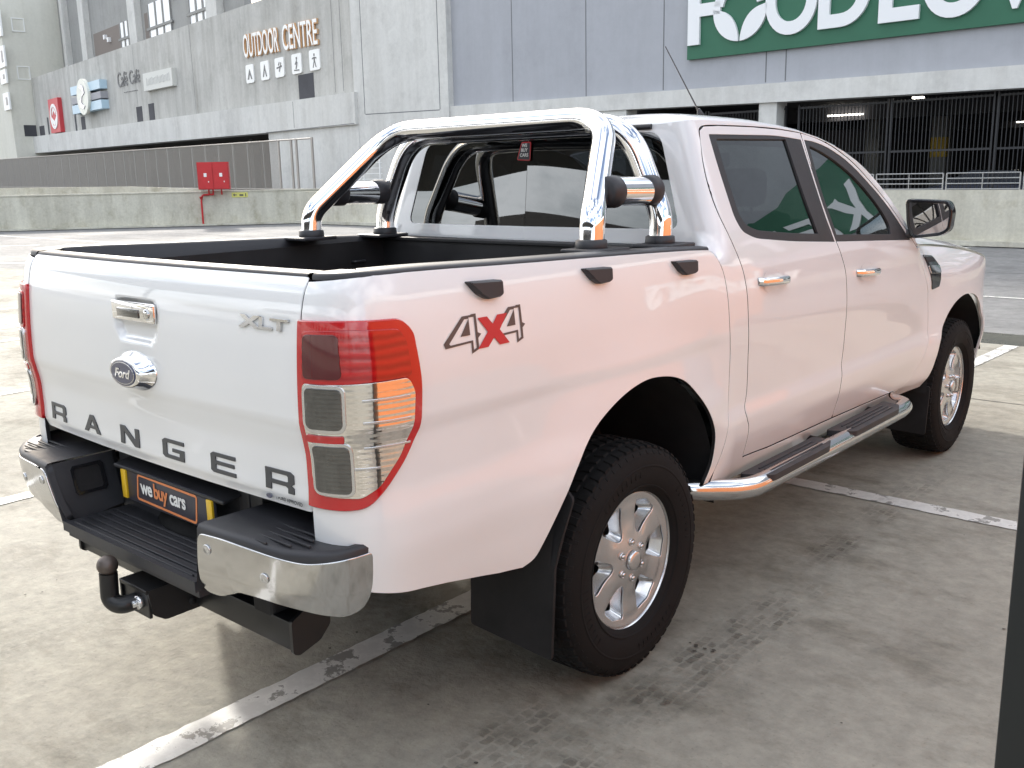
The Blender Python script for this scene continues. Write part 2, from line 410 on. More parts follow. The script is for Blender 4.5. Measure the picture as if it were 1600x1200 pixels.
slab_m = concrete('slab_concrete', (.385, .368, .308), (.265, .25, .208), .88, .45, (.60, .58, .55), .06, .9, .75)
road_m = concrete('deck_asphalt', (.25, .25, .245), (.18, .18, .18), .92, .25, (.75, .75, .75), .04, .3)
drain_m = concrete('dark_drain_strip', (.105, .10, .075), (.07, .068, .055), .40, .8, (.6, .6, .6), .25, .2)  # darker and smoother than the slab
wallc_m = concrete('weathered_wall', (.68, .66, .56), (.58, .56, .475), .85, .5, (.78, .76, .70), .0, .2, .4, .8)
wallg_m = concrete('grey_render', (.40, .41, .44), (.375, .385, .415), .9, .12, (.93, .93, .93), 0, .05, .12, .25)
wallb_m = concrete('pale_concrete', (.68, .675, .645), (.61, .605, .58), .88, .2, (.86, .86, .86), 0, .08, .22, .45)
wallm_m = concrete('stained_concrete', (.56, .552, .52), (.46, .455, .43), .9, .25, (.85, .85, .84), 0, .08, .25, .8)
def struct(name, m_, mb, parent=None, kind='structure', **k):
    o = mb.build(name, m_, parent, **k)
    if kind and not parent: o['kind'] = kind
    return o
m = MB(); m.add([(-400, -400, -.02), (400, -400, -.02), (400, 400, -.02), (-400, 400, -.02)], [(0, 1, 2, 3)]); struct('ground', road_m, m)
m = MB(); m.add([(-60, -40, 0), (40, -40, 0), (40, 7.05, 0), (-7, 7.05, 0), (-19.5, 5.2, 0), (-60, -6.0, 0)], [(0, 1, 2, 3, 4, 5)]); struct('parking_slab', slab_m, m, recalc=False)
m = MB(); m.add([(-12, 7.05, -.004), (40, 7.05, -.004), (40, 7.72, -.004), (-12, 7.72, -.004)], [(0, 1, 2, 3)]); struct('drain_strip', drain_m, m, recalc=False)
m = MB(); m.box((0, 0, 0), (.1, .1, .001))
# slab joints
jm = mat('joint_dark', (.09, .085, .075), .8)
m = MB()
for (x0, y0, x1, y1, w_) in ((-40, 4.62, 30, 4.70, .012), (-9.2, -30, -9.0, 6, .012), (5.2, -30, 5.2, 7, .012), (-40, -7.2, 30, -7.1, .012)):
    dx, dy = x1-x0, y1-y0; l = math.hypot(dx, dy); nx, ny = -dy/l*w_/2, dx/l*w_/2
    m.add([(x0-nx, y0-ny, .002), (x1-nx, y1-ny, .002), (x1+nx, y1+ny, .002), (x0+nx, y0+ny, .002)], [(0, 1, 2, 3)])
struct('slab_joints', jm, m, recalc=False)
m = MB()
for (x0, y0, x1, y1, w_) in ((-30, 14.4, 30, 12.9, .03), (-30, 12.2, 30, 11.6, .02)):
    dx, dy = x1-x0, y1-y0; l = math.hypot(dx, dy); nx, ny = -dy/l*w_/2, dx/l*w_/2
    m.add([(x0-nx, y0-ny, -.016), (x1-nx, y1-ny, -.016), (x1+nx, y1+ny, -.016), (x0+nx, y0+ny, -.016)], [(0, 1, 2, 3)])
struct('road_joints', jm, m, recalc=False)
# painted lines, worn through in patches
lm = mat('line_paint', (.74, .73, .69), .55); N, K, b = nodes(lm)
tc = N.new('ShaderNodeTexCoord'); n1 = N.new('ShaderNodeTexNoise'); n1.inputs['Scale'].default_value = 7; n1.inputs['Detail'].default_value = 10; n1.inputs['Roughness'].default_value = .72
K.new(tc.outputs['Object'], n1.inputs['Vector'])
cr = N.new('ShaderNodeValToRGB'); cr.color_ramp.elements[0].position = .535; cr.color_ramp.elements[1].position = .56
cr.color_ramp.elements[0].color = (.70, .69, .645, 1); cr.color_ramp.elements[1].color = (.27, .26, .235, 1)
e_ = cr.color_ramp.elements.new(.43); e_.color = (.60, .59, .55, 1)
K.new(n1.outputs['Fac'], cr.inputs[0]); K.new(cr.outputs[0], b.inputs['Base Color'])
def line(pts, w_, z=.004):
    m = MB(); (x0, y0), (x1, y1) = pts; dx, dy = x1-x0, y1-y0; l = math.hypot(dx, dy); ux, uy = dx/l, dy/l; n = max(2, int(l/.03)); v = []
    rr = random.Random(int(x0*100+y0*10))
    for i in range(n+1):
        for sg in (-1, 1):
            j = w_/2+rr.uniform(-.004, .004); v.append((x0+ux*l*i/n-uy*sg*j, y0+uy*l*i/n+ux*sg*j, z))
    m.add(v, [(2*i, 2*i+2, 2*i+3, 2*i+1) for i in range(n)]); return struct('parking_line', lm, m, recalc=False)
line(((.085, -2.6), (.115, 2.09)), .125); line(((.115, 2.20), (.28, 7.02)), .12)
line(((-2.62, -6.0), (-2.66, 6.95)), .11); line(((2.75, -3.4), (2.80, 2.09)), .10)
line(((-5.4, -4), (-5.4, 6.6)), .11); line(((-8.2, -4), (-8.1, 6.2)), .11); line(((-11, -4), (-10.9, 5.8)), .11)
line(((-16, 2.30), (8, 2.12)), .12)
line(((-40, 10.9), (30, 10.46)), .09, -.015)
line(((-3.18, 19.2), (-4.3, 15.6)), .10, -.015)
line(((-24.8, 9.3), (-26.4, 7.4)), .12, -.015); line(((-18.4, 6.5), (-22.4, 4.6)), .12, -.015)
# tyre prints and dark spots
tm = mat('tyre_print', (.225, .205, .17), .8); vary(tm, 30, .35)
# soft bands of tread print: a thin see-through film darkened by a block pattern
tf = bpy.data.materials.new('tread_film'); tf.use_nodes = True; N = tf.node_tree.nodes; K = tf.node_tree.links; N.clear()
o_ = N.new('ShaderNodeOutputMaterial'); tr_ = N.new('ShaderNodeBsdfTransparent'); df = N.new('ShaderNodeBsdfDiffuse'); df.inputs[0].default_value = (.13, .118, .098, 1)
mx = N.new('ShaderNodeMixShader'); tc = N.new('ShaderNodeTexCoord'); mp = N.new('ShaderNodeMapping'); mp.inputs['Rotation'].default_value = (0, 0, R(90))
bk = N.new('ShaderNodeTexBrick'); bk.inputs['Scale'].default_value = 1.; bk.inputs['Brick Width'].default_value = .046; bk.inputs['Row Height'].default_value = .036; bk.inputs['Mortar Size'].default_value = .0065; bk.inputs['Mortar Smooth'].default_value = .6
bk.inputs['Color1'].default_value = (1, 1, 1, 1); bk.inputs['Color2'].default_value = (-.35, -.35, -.35, 1); bk.inputs['Mortar'].default_value = (0, 0, 0, 1); bk.offset = .5
dn = N.new('ShaderNodeTexNoise'); dn.inputs['Scale'].default_value = 30; dn.inputs['Detail'].default_value = 3
va = N.new('ShaderNodeVectorMath'); va.operation = 'MULTIPLY_ADD'; va.inputs[1].default_value = (.030, .030, 0)
K.new(tc.outputs['Object'], dn.inputs['Vector']); K.new(dn.outputs['Color'], va.inputs[0]); K.new(tc.outputs['Object'], va.inputs[2]); K.new(va.outputs[0], mp.inputs['Vector']); K.new(mp.outputs[0], bk.inputs['Vector'])
n1 = N.new('ShaderNodeTexNoise'); n1.inputs['Scale'].default_value = 3.2; n1.inputs['Detail'].default_value = 7; n1.inputs['Roughness'].default_value = .65
K.new(tc.outputs['Object'], n1.inputs['Vector']); mr = N.new('ShaderNodeMapRange'); mr.inputs[1].default_value = .42; mr.inputs[2].default_value = .72; mr.inputs[3].default_value = 0; mr.inputs[4].default_value = 1.0
K.new(n1.outputs['Fac'], mr.inputs[0])
uv = N.new('ShaderNodeVertexColor'); uv.layer_name = 'fade'
m1 = N.new('ShaderNodeMath'); m1.operation = 'MULTIPLY'; m1.use_clamp = True; m2 = N.new('ShaderNodeMath'); m2.operation = 'MULTIPLY'
K.new(bk.outputs['Color'], m1.inputs[0]); K.new(mr.outputs[0], m1.inputs[1]); K.new(m1.outputs[0], m2.inputs[0]); K.new(uv.outputs['Color'], m2.inputs[1])
K.new(m2.outputs[0], mx.inputs[0]); K.new(tr_.outputs[0], mx.inputs[1]); K.new(df.outputs[0], mx.inputs[2]); K.new(mx.outputs[0], o_.inputs['Surface'])
v = []; f = []; cc = []
for (x0, y0, x1, y1, w_, st) in ((1.06, 1.05, 1.02, -1.3, .20, 1.), (.82, -.28, .86, -1.25, .17, .75), (.98, 3.0, .97, 1.0, .16, .55), (-.95, -.9, -.9, -3, .2, .5)):
    n = 24; b0 = len(v)
    for i in range(n+1):
        t = i/n
        for q, al in ((-.62, 0), (-.42, 1), (.42, 1), (.62, 0)):
            v.append((x0+(x1-x0)*t+q*w_, y0+(y1-y0)*t, .0055)); cc.append(al*st*min(1, 6*t, 6*(1-t)))
    f += [(b0+i*4+j, b0+i*4+j+1, b0+i*4+j+5, b0+i*4+j+4) for i in range(n) for j in range(3)]
o = link('tyre_prints', v, f, tf)
ca = o.data.color_attributes.new('fade', 'FLOAT_COLOR', 'POINT')
for i, c_ in enumerate(cc): ca.data[i].color = (c_, c_, c_, 1)
tag(o, 'faint dark tyre tread prints on the concrete behind and beside the rear wheel', 'tyre marks', kind='stuff')
m = MB(); rr = random.Random(3)
def blob(cx, cy, r, n=9, z=.0035, sx=1):
    a0 = rr.uniform(0, 6); pts = [(cx+sx*r*rr.uniform(.6, 1.15)*math.cos(2*math.pi*i/n), cy+r*rr.uniform(.5, 1.0)*math.sin(2*math.pi*i/n), z) for i in range(n)]
    m.add(pts, [list(range(n))])
for k in range(60): blob(rr.uniform(-2.5, 2.6), rr.uniform(-1.4, 4.2), rr.uniform(.002, .008))
for k in range(7): blob(1.0+rr.uniform(-.06, .06), .28+rr.uniform(-.05, .05), rr.uniform(.006, .011))
o = m.build('grit', mat('grit_dark', (.07, .062, .052), .8), None, recalc=False); tag(o, 'small dark grit and oil spots scattered over the concrete', 'grit', kind='stuff')
# ================================================================== walls and buildings
class FR:
    def __init__(s, P0, th): s.P = Vector(P0); t = R(th); s.d = Vector((-math.cos(t), math.sin(t), 0)); s.n = Vector((-math.sin(t), -math.cos(t), 0))
    def __call__(s, u, z, o=0): p = s.P+s.d*u+s.n*o; return (p.x, p.y, z)
def slab_on(m, F, poly, o0, o1, mi=0):
    """polygon (u,z) given thickness from o0 (back) to o1 (front)"""
    n = len(poly); v = [F(u, z, o0) for u, z in poly]+[F(u, z, o1) for u, z in poly]
    m.add(v, [list(range(n)), list(range(n, 2*n))[::-1]]+[(i, (i+1) % n, n+(i+1) % n, n+i) for i in range(n)], mi)
def rect(a, b_, c, d): return [(a, b_), (c, b_), (c, d), (a, d)]
FRR = FR((0, 27, 0), 3); FL = FR((-33.7805, 28.7704, 0), 10)
# ---- market building (right)
MK = empty('market_building', (0, 27, 0), 'grey concrete mall block with open dark parking level and a green sign', 'building')
MK.location = (0, 0, 0)
m = MB(); slab_on(m, FRR, [(27.45, 4.38), (-70, 3.3), (-70, 16), (27.45, 16)], -.6, 0); wu = m.build('painted_wall', wallg_m, MK)
m = MB(); slab_on(m, FRR, [(27.5, 3.9), (27.5, 4.50), (12, 4.29), (-70, 3.30), (-70, 2.65), (12, 3.70), (18.1, 3.82)], -.5, .22); m.build('concrete_beam', wallb_m, MK)
m = MB(); slab_on(m, FRR, [(33.9, -.02), (33.9, 16), (27.4, 16), (27.4, 4.4), (27.4, -.02)], -.6, .30); slab_on(m, FRR, [(27.4, -.02), (27.4, 4.2), (18.1, 3.85), (18.1, -.02)], -.6, .15); m.build('concrete_pier', wallb_m, MK)
jl = mat('panel_joint', (.16, .165, .17), .9)
for u, z0, z1, o_ in ((33.15, 4.5, 16, .301), (27.95, 4.4, 16, .301), (23.9, 4.45, 16, .001), (20.1, 4.4, 16, .001), (12.6, 4.35, 5.3, .001), (11.9, 4.35, 5.3, .001), (16.6, 4.4, 16, .001)):
    m = MB(); slab_on(m, FRR, rect(u-.02, z0, u+.02, z1), o_-.02, o_+.004); m.build('wall_joint', jl, MK)
m = MB(); slab_on(m, FRR, [(33.12, 4.46), (27.98, 4.36), (27.98, 4.40), (33.12, 4.50)], .28, .303); m.build('wall_joint', jl, MK)
m = MB(); slab_on(m, FRR, rect(27.5, 2.9, 33.8, 2.93), .28, .305); m.build('wall_joint', jl, MK)
for u in [12.43, 1.5, -9.5, -20.5, -31.5]:
    m = MB(); slab_on(m, FRR, rect(u-.32, -.02, u+.32, 3.75 if u > 5 else 3.5), -.55, .10); m.build('column', wallb_m, MK)
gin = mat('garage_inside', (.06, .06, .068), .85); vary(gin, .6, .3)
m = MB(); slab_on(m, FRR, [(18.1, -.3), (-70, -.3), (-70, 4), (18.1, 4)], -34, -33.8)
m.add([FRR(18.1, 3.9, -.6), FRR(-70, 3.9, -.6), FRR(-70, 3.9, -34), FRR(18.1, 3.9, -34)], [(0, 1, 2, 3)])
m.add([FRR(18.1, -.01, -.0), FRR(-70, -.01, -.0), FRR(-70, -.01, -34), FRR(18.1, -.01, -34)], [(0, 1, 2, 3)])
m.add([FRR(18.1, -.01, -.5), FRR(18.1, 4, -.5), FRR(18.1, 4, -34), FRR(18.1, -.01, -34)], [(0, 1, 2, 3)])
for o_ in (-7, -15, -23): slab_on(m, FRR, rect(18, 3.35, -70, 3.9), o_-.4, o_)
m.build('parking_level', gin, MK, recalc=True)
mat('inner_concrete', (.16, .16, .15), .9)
for u in (16.5, 12.4, 9.9, 3.5, -1.5, -6.5, -12):
    m = MB(); slab_on(m, FRR, rect(u-.28, 0, u+.28, 3.9), -8.3, -7.8); o_ = m.build('inner_column', MATS['inner_concrete'], MK)
    if u == 9.9: pc = o_
m = MB(); slab_on(m, FRR, rect(9.62, 1.92, 10.18, 2.62), -8.0, -7.78); m.build('yellow_band', mat('safety_yellow', (.45, .30, .02), .6), pc)
bar_m = mat('screen_bar', (.045, .045, .048), .5, .6)
for k in range(9):
    ua = 18.0-k*3.02-(.35 if k > 1 else 0); m = MB(); w_ = 2.96
    for i in range(26):
        u = ua-.06-i*(w_-.1)/25; m.box(FRR(u, 1.78, -.40), (.022, .022, 3.55))
    for z in (.06, 2.05, 3.50): slab_on(m, FRR, rect(ua, z-.03, ua-w_, z+.03), -.43, -.385)
    slab_on(m, FRR, rect(ua, 0, ua-.05, 3.6), -.44, -.37); slab_on(m, FRR, rect(ua-w_+.05, 0, ua-w_, 3.6), -.44, -.37)
    m.build('bar_screen', bar_m, MK)
lt = mat('tube_light', (1, 1, 1), .5); pin(lt.node_tree.nodes['Principled BSDF'], Emission_Color=(1, .93, .82), Emission_Strength=5.)
for (x, y, z, l, w_) in ((-12.7, 34.5, 3.55, 1.35, .10), (-15.2, 45.5, 3.55, 1.7, .10), (-8.0, 28.5, 3.62, .30, .18), (-9.6, 50, 3.58, 2.0, .10), (-11.2, 56.0, 3.55, 1.4, .12), (-20, 40, 3.55, 1.4, .1), (-5.3, 52, 3.3, .5, .12), (-17.5, 58, 3.4, .5, .12), (1.5, 36, 3.5, 1.4, .1)):
    m = MB(); m.box((x, y, z), (l, w_, .05)); o = m.build('tube_lamp', lt, MK)
# parked cars hinted at in the dark deck
def small_car(x, y, rz, col, lab):
    r_ = empty('parked_car', (x, y, 0), lab, 'car', 'cars parked in the dark deck', rz)
    m_ = mat('car_'+lab.split()[0], col, .3, Coat_Weight=1.)
    m = MB(); prof = [(-2.1, .35), (-2.15, .62), (-2.0, .86), (-1.2, .95), (.0, 1.0), (1.3, .98), (2.0, .92), (2.1, .6), (2.08, .35)]
    v = []; 
    for sx, k in ((-.86, .0), (-.80, .03), (.80, .03), (.86, 0)): v += [(sx, a, b_+k*(b_ > .5)) for a, b_ in prof]
    n = len(prof); m.add(v, [(j*n+i, j*n+i+1, (j+1)*n+i+1, (j+1)*n+i) for j in range(3) for i in range(n-1)]+[list(range(n)), list(range(3*n, 4*n))[::-1]]); m.build('body', m_, r_)
    m = MB(); pf = [(-1.15, .96), (-.55, 1.42), (.75, 1.45), (1.75, .98)]; v = []
    for sx, k in ((-.78, 0), (.78, 0)): v += [(sx*(1-.15*(b_ > 1.1)), a, b_) for a, b_ in pf]
    m.add(v, [(0, 1, 5, 4), (1, 2, 6, 5), (2, 3, 7, 6), (0, 1, 2, 3), (4, 5, 6, 7)]); m.build('cabin', black_gl, r_)
    for a in (-1.3, 1.3):
        for sx in (-1, 1):
            m = MB(); m.lathe([(0, .0), (0, .31), (.2, .31), (.2, 0)], (sx*.70-.1, a, .31), (1, 0, 0), 20); m.build('wheel', rubber, r_)
small_car(-11.8, 31.2, R(92), (.10, .11, .13), 'dark grey car parked in the dark deck behind the column with the yellow band')
small_car(-6.2, 31.4, R(88), (.05, .06, .10), 'navy car parked in the dark deck right of the yellow banded column')
# ---- the green sign and its letters
SG = empty('supermarket_sign', (0, 0, 0), 'large green sign board with white raised letters reading FOOD LOVER\'S MARKET', 'sign')
green = vary(mat('sign_green', (.024, .125, .070), .6), .8, .06); lw = mat('sign_white', (.78, .79, .80), .45); lside = mat('letter_side', (.30, .36, .33), .6)
m = MB(); slab_on(m, FRR, rect(15.52, 5.30, -18.5, 8.55), .02, .16); m.build('board', green, SG)
def raised(name, poly_or_text, F, u0, z0, w_, h_, o0, o1, m_, parent, holes=()):
    pass
def sign_text(name, txt, F, u_left, z0, h_, w_, o0, ext, m_, parent, bold=.02, shear=0., slope=0.):
    v, f = text_mesh(txt, size=1., bold=bold, ext=.5, align='LEFT', shear=shear)
    xs = [p[0] for p in v]; ys = [p[1] for p in v]; x0, x1, y0, y1 = min(xs), max(xs), min(ys), max(ys)
    k = w_/(x1-x0); q = h_/(y1-y0)
    vv = [F(u_left-(p[0]-x0)*k, z0+(p[1]-y0)*q+slope*(p[0]-x0)*k, o0+ext*(p[2]+.5)) for p in v]
    return link(name, vv, f, m_, parent)
# strokes drawn as outlines so that every letter has the width it has on the board
sign_text('sign_letter', 'F', FRR, 15.45, 5.74, 2.05, 1.25, .16, .10, lw, SG, bold=.028)
# the first O carries two leaves in its lower half
def ring(cu, cz, ro, ri, a0, a1, F, o0, o1, n=40):
    m = MB(); pts = [(cu-ro*math.cos(R(a0+(a1-a0)*i/n)), cz+ro*math.sin(R(a0+(a1-a0)*i/n))) for i in range(n+1)]+[(cu-ri*math.cos(R(a1+(a0-a1)*i/n)), cz+ri*math.sin(R(a1+(a0-a1)*i/n))) for i in range(n+1)]
    N_ = len(pts); v = [F(u, z, o0) for u, z in pts]+[F(u, z, o1) for u, z in pts]
    f = [(i, (i+1) % N_, N_+(i+1) % N_, N_+i) for i in range(N_)]
    f += [(N_+i, N_+i+1, N_+2*(n+1)-2-i, N_+2*(n+1)-1-i) for i in range(n)]; m.add(v, f); return m
cu, cz, ro = 13.48, 6.68, .98
ring(cu, cz, ro, .64, 12, 168, FRR, .16, .26).build('sign_letter', lw, SG)
m = MB()
for sg in (1, -1):
    # leaf: from the side of the ring down to the foot
    tip = (cu+sg*.96, cz+.06); foot = (cu+sg*.02, cz-.99)
    lp_ = []
    for i in range(13):
        t = i/12; a = R(175)+(R(268)-R(175))*t; lp_.append((cu-sg*ro*math.cos(a), cz+ro*math.sin(a)))
    for i in range(1, 12):
        t = i/12; q = (1-t)**2; w1 = 2*t*(1-t); w2 = t*t; c = (cu+sg*.12, cz+.02)
        lp_.append((foot[0]*q+c[0]*w1+tip[0]*w2, foot[1]*q+c[1]*w1+tip[1]*w2))
    slab_on(m, FRR, lp_, .16, .26)
m.build('leaf_mark', lw, SG)
for ch, ul, w_, z0, hh in (('O', 12.55, 1.75, 5.70, 2.05), ('D', 10.75, 1.62, 5.74, 1.98), ('L', 8.86, 1.18, 5.70, 1.98), ('O', 7.62, 1.75, 5.62, 2.05), ('V', 5.95, 1.62, 5.66, 1.98), ('E', 4.15, 1.15, 5.62, 1.98), ('R', 2.75, 1.35, 5.60, 1.98), ("'", 1.20, .28, 7.0, .6), ('S', .80, 1.25, 5.56, 2.05),
                           ('M', -1.9, 1.9, 5.55, 1.98), ('A', -4.25, 1.75, 5.55, 1.98), ('R', -6.45, 1.35, 5.52, 1.98), ('K', -8.25, 1.5, 5.52, 1.98), ('E', -10.1, 1.15, 5.50, 1.98), ('T', -11.6, 1.4, 5.50, 1.98)):
    sign_text('sign_letter', ch, FRR, ul, z0, hh, w_, .16, .10, lw, SG, bold=.028 if ch not in 'VMAK' else .022)
# ---- left wing
LW = empty('mall_wing', (0, 0, 0), 'long grey concrete mall wing with shop signs running away to the left', 'building')
m = MB()
slab_on(m, FL, [(0, 5.50), (58.2, 5.9), (58.2, 11.06), (0, 11.0)], -.6, 0)
m.build('stained_wall', wallm_m, LW)
m = MB(); slab_on(m, FL, [(-.2, 4.06), (9.4, 4.10), (62, 4.46), (62, 5.93), (-.2, 5.52)], -.6, .45); slab_on(m, FL, rect(-.2, -.02, 9.4, 4.12), -.6, .30); m.build('ledge_band', wallb_m, LW)
for q_, o_ in [(rect(6.0, 4.2, 6.03, 5.5), .44), (rect(-.1, 4.09, 9.4, 4.12), .44)]+[(rect(u, 5.7, u+.03, 11), -.012) for u in (1.5, 2.3, 20, 30.5, 46.5)]:
    m = MB(); slab_on(m, FL, q_, o_, o_+.016); m.build('wall_joint', jl, LW)
m = MB(); v = [FL(9.4, -.1, -14), FL(120, -.1, -14), FL(120, 5.5, -14), FL(9.4, 5.5, -14)]; m.add(v, [(0, 1, 2, 3)]); m.add([FL(9.0, 4.95, .4), FL(120, 4.95, .4), FL(120, 4.95, -14), FL(9.0, 4.95, -14)], [(0, 1, 2, 3)]); m.add([FL(9.4, 0, -.6), FL(9.4, 4.1, -.6), FL(9.4, 4.1, -14), FL(9.4, 0, -14)], [(0, 1, 2, 3)])
m.build('parking_level', mat('deck_inside', (.24, .22, .20), .9), LW)
for u in (14.5, 22, 30, 38, 47):
    m = MB(); slab_on(m, FL, rect(u, 0, u+.5, 4.3), -5, -4.5); m.build('inner_column', MATS['inner_concrete'], LW)
for u0, u1, z0, z1 in ((4.45, 6.1, 5.62, 6.82), (28.4, 27.3, 5.75, 6.87), (30.9, 29.7, 5.8, 6.82), (44.3, 43.2, 5.83, 6.9), (57.3, 55.6, 5.9, 6.8)):
    m = MB(); slab_on(m, FL, rect(u0, z0, u1, z1), -.05, .012); m.build('wall_opening', gin, LW)
for q_ in (rect(45.6, 5.8, 45.75, 8.0), rect(54.0, 5.8, 54.12, 7.4)):
    m = MB(); slab_on(m, FL, q_, 0, .1); m.build('down_pipe', jl, LW)
# set back upper storey
FU = FR(tuple(Vector((-33.7805, 28.7704, 0))+FL.n*-3.0), 10)
um = concrete('setback_grey', (.34, .34, .325), (.30, .30, .29), .9, .2, (.9, .9, .9), 0, .05, .2, .3)  # the set back storey's own darker grey
m = MB(); slab_on(m, FU, [(18.4, 10.9), (60, 10.9), (60, 19.5), (18.4, 15.5)], -.5, 0); slab_on(m, FU, rect(-34, 10.9, 18.4, 13.5), -6, -5.5); m.build('upper_wall', um, LW)
for u0, u1 in ((49.2, 50.6), (55.2, 56.0), (36.6, 38.2), (21.5, 23.2)):
    m = MB(); slab_on(m, FU, rect(u0, 10.9, u1, 15.5+(u1-18.4)*.096), 0, .5); m.build('upper_pier', wallb_m, LW)
mat('brown_panel', (.20, .17, .15), .8)
for u0, u1 in ((41.8, 48.6), (31.2, 36.0)):
    m = MB(); slab_on(m, FU, rect(u0, 10.9, u1, 14.0), -.01, .01); m.build('brown_panel', MATS['brown_panel'], LW)
wm = mat('daylight_white_pane', (.85, .86, .86), .25)  # daylight in these windows is put into the plain white pane colour
fm_ = mat('pane_frame', (.22, .22, .21), .6)
for (u0, u1, z0, z1) in ((41.5, 38.6, 11.0, 14.0), (34.9, 30.5, 11.0, 14.5), (27.0, 23.5, 11.0, 14.6)):
    m = MB(); slab_on(m, FU, rect(u0, z0, u1, z1), 0, .06); w_ = m.build('window', wm, LW)
    m = MB()
    for i in range(1, 3): u = u0+(u1-u0)*i/3; slab_on(m, FU, rect(u-.12, z0, u+.12, z1), .05, .11)
    zz = 12.75; slab_on(m, FU, rect(u0+.4, zz-.09, u1-.4, zz+.09), .10, .16); slab_on(m, FU, rect(u0+.06, z0, u0-.06, z1), .05, .11); slab_on(m, FU, rect(u1+.06, z0, u1-.06, z1), .05, .11)
    m.build('window_frame', fm_, w_)
for u, z in ((45.0, 13.2), (44.1, 12.9), (29.6, 14.2), (28.0, 14.6)):
    m = MB(); slab_on(m, FU, rect(u, z, u+.35, z+.35), .0, .25); m.build('wall_lamp', mat('lamp_cover', (.8, .8, .8), .3) if 'lamp_cover' not in MATS else MATS['lamp_cover'], LW)
# ---- pale tower block at the far left
TW = empty('stair_tower', (0, 0, 0), 'pale beige tower block with square wall lights at the far left', 'building')
m = MB(); slab_on(m, FL, [(57.7, -.02), (58.25, 5.9), (58.25, 20), (80, 20), (80, -.02)], -10, 2.0); m.build('tower_wall', concrete('beige_render', (.66, .65, .58), (.62, .61, .54), .9, .15, (.92, .92, .9), 0, .05, .15, .2), TW)
Ft = FR(tuple(Vector((-33.7805, 28.7704, 0))+FL.d*58.24), 100)   # the face that looks to the right
def tface(a, z, o): # a = distance out from the wing
    p = FL.P+FL.d*(58.25-o)+FL.n*a; return (p.x, p.y, z)
for a0, a1, z0, z1 in ((.0, 1.1, 15.1, 16.3), (.0, 1.1, 10.95, 12.15)):
    m = MB(); 
    def bx(a0, a1, z0, z1, o0, o1):
        v = [tface(a, z, o) for o in (o0, o1) for a, z in ((a0, z0), (a1, z0), (a1, z1), (a0, z1))]; m.add(v, [(0, 1, 2, 3), (4, 7, 6, 5), (0, 4, 5, 1), (1, 5, 6, 2), (2, 6, 7, 3), (3, 7, 4, 0)])
    for q in ((a0, a1, z0, z0+.1), (a0, a1, z1-.1, z1), (a0, a0+.1, z0+.1, z1-.1), (a1-.1, a1, z0+.1, z1-.1)): bx(*q, -.01, .06)
    m.build('square_light', mat('pale_trim', (.75, .75, .72), .6) if 'pale_trim' not in MATS else MATS['pale_trim'], TW)
m = MB(); bx(.05, 1.1, 5.95, 6.95, -.05, .02); m.build('dark_opening', gin, TW)
m = MB(); v = [tface(a, z, o) for o in (-.1, -3.0) for a, z in ((-3.2, 17.6), (-1.3, 17.6), (-1.3, 18.6), (-3.2, 18.6))]
for q, (z0, z1, u0, u1) in enumerate(((14.6, 16.8, 57.6, 60.2), (12.0, 13.8, 57.6, 60.2), (10.6, 11.8, 57.9, 60.0), (8.3, 9.8, 57.9, 60.0))):
    m = MB(); slab_on(m, FL, rect(u0, z0, u1, z1), 2.0, 2.15); o = m.build('tower_sign', white_pl, None); o.name = 'shop_sign'
    tag(o, ('top white sign box', 'second white sign box from the top', 'third white sign box from the top', 'lowest white sign box')[q]+' on the front of the pale tower', 'sign', 'white sign boxes on the tower')
    mm = MB(); slab_on(mm, FL, rect(u0+.5, z0+.4, u0+1.1, z1-.4), 2.14, 2.17); mm.build('dark_mark', grey_dk, o)
# ---- shop signs on the wing
def onL(u, z, o=.05): return FL(u, z, o)
SO = empty('outdoor_centre_sign', (0, 0, 0), 'orange and white raised letters reading OUTDOOR CENTRE on the grey wall', 'sign')
def slanted(txt, u0, u1, zb0, zb1, zt0, zt1, m_, par, bold=.03, o0=.02, ext=.10, nm='sign_letters'):
    v, f = text_mesh(txt, size=1., bold=bold, ext=.5, align='LEFT'); xs = [p[0] for p in v]; ys = [p[1] for p in v]; x0, x1, y0, y1 = min(xs), max(xs), min(ys), max(ys)
    vv = []
    for p in v:
        a = (p[0]-x0)/(x1-x0); b_ = (p[1]-y0)/(y1-y0); vv.append(FL(u0+(u1-u0)*a, (zb0+(zb1-zb0)*a)*(1-b_)+(zt0+(zt1-zt0)*a)*b_, o0+ext*(p[2]+.5)))
    return link(nm, vv, f, m_, par)
slanted('OUTDOOR', 12.15, 7.85, 8.24, 8.15, 9.50, 9.42, mat('sign_orange', (.70, .42, .22), .5), SO, .028)
slanted('CENTRE', 7.35, 3.6, 8.14, 8.04, 9.42, 9.30, MATS['sign_orange'], SO, .028)
slanted('OUTDOOR', 12.12, 7.82, 8.26, 8.17, 9.48, 9.40, white_pl, SO, .004, .13, .02, 'letter_face'); slanted('CENTRE', 7.32, 3.57, 8.16, 8.06, 9.40, 9.28, white_pl, SO, .004, .13, .02, 'letter_face')
icons = ('tent', 'peak', 'paddler', 'camper', 'hiker')
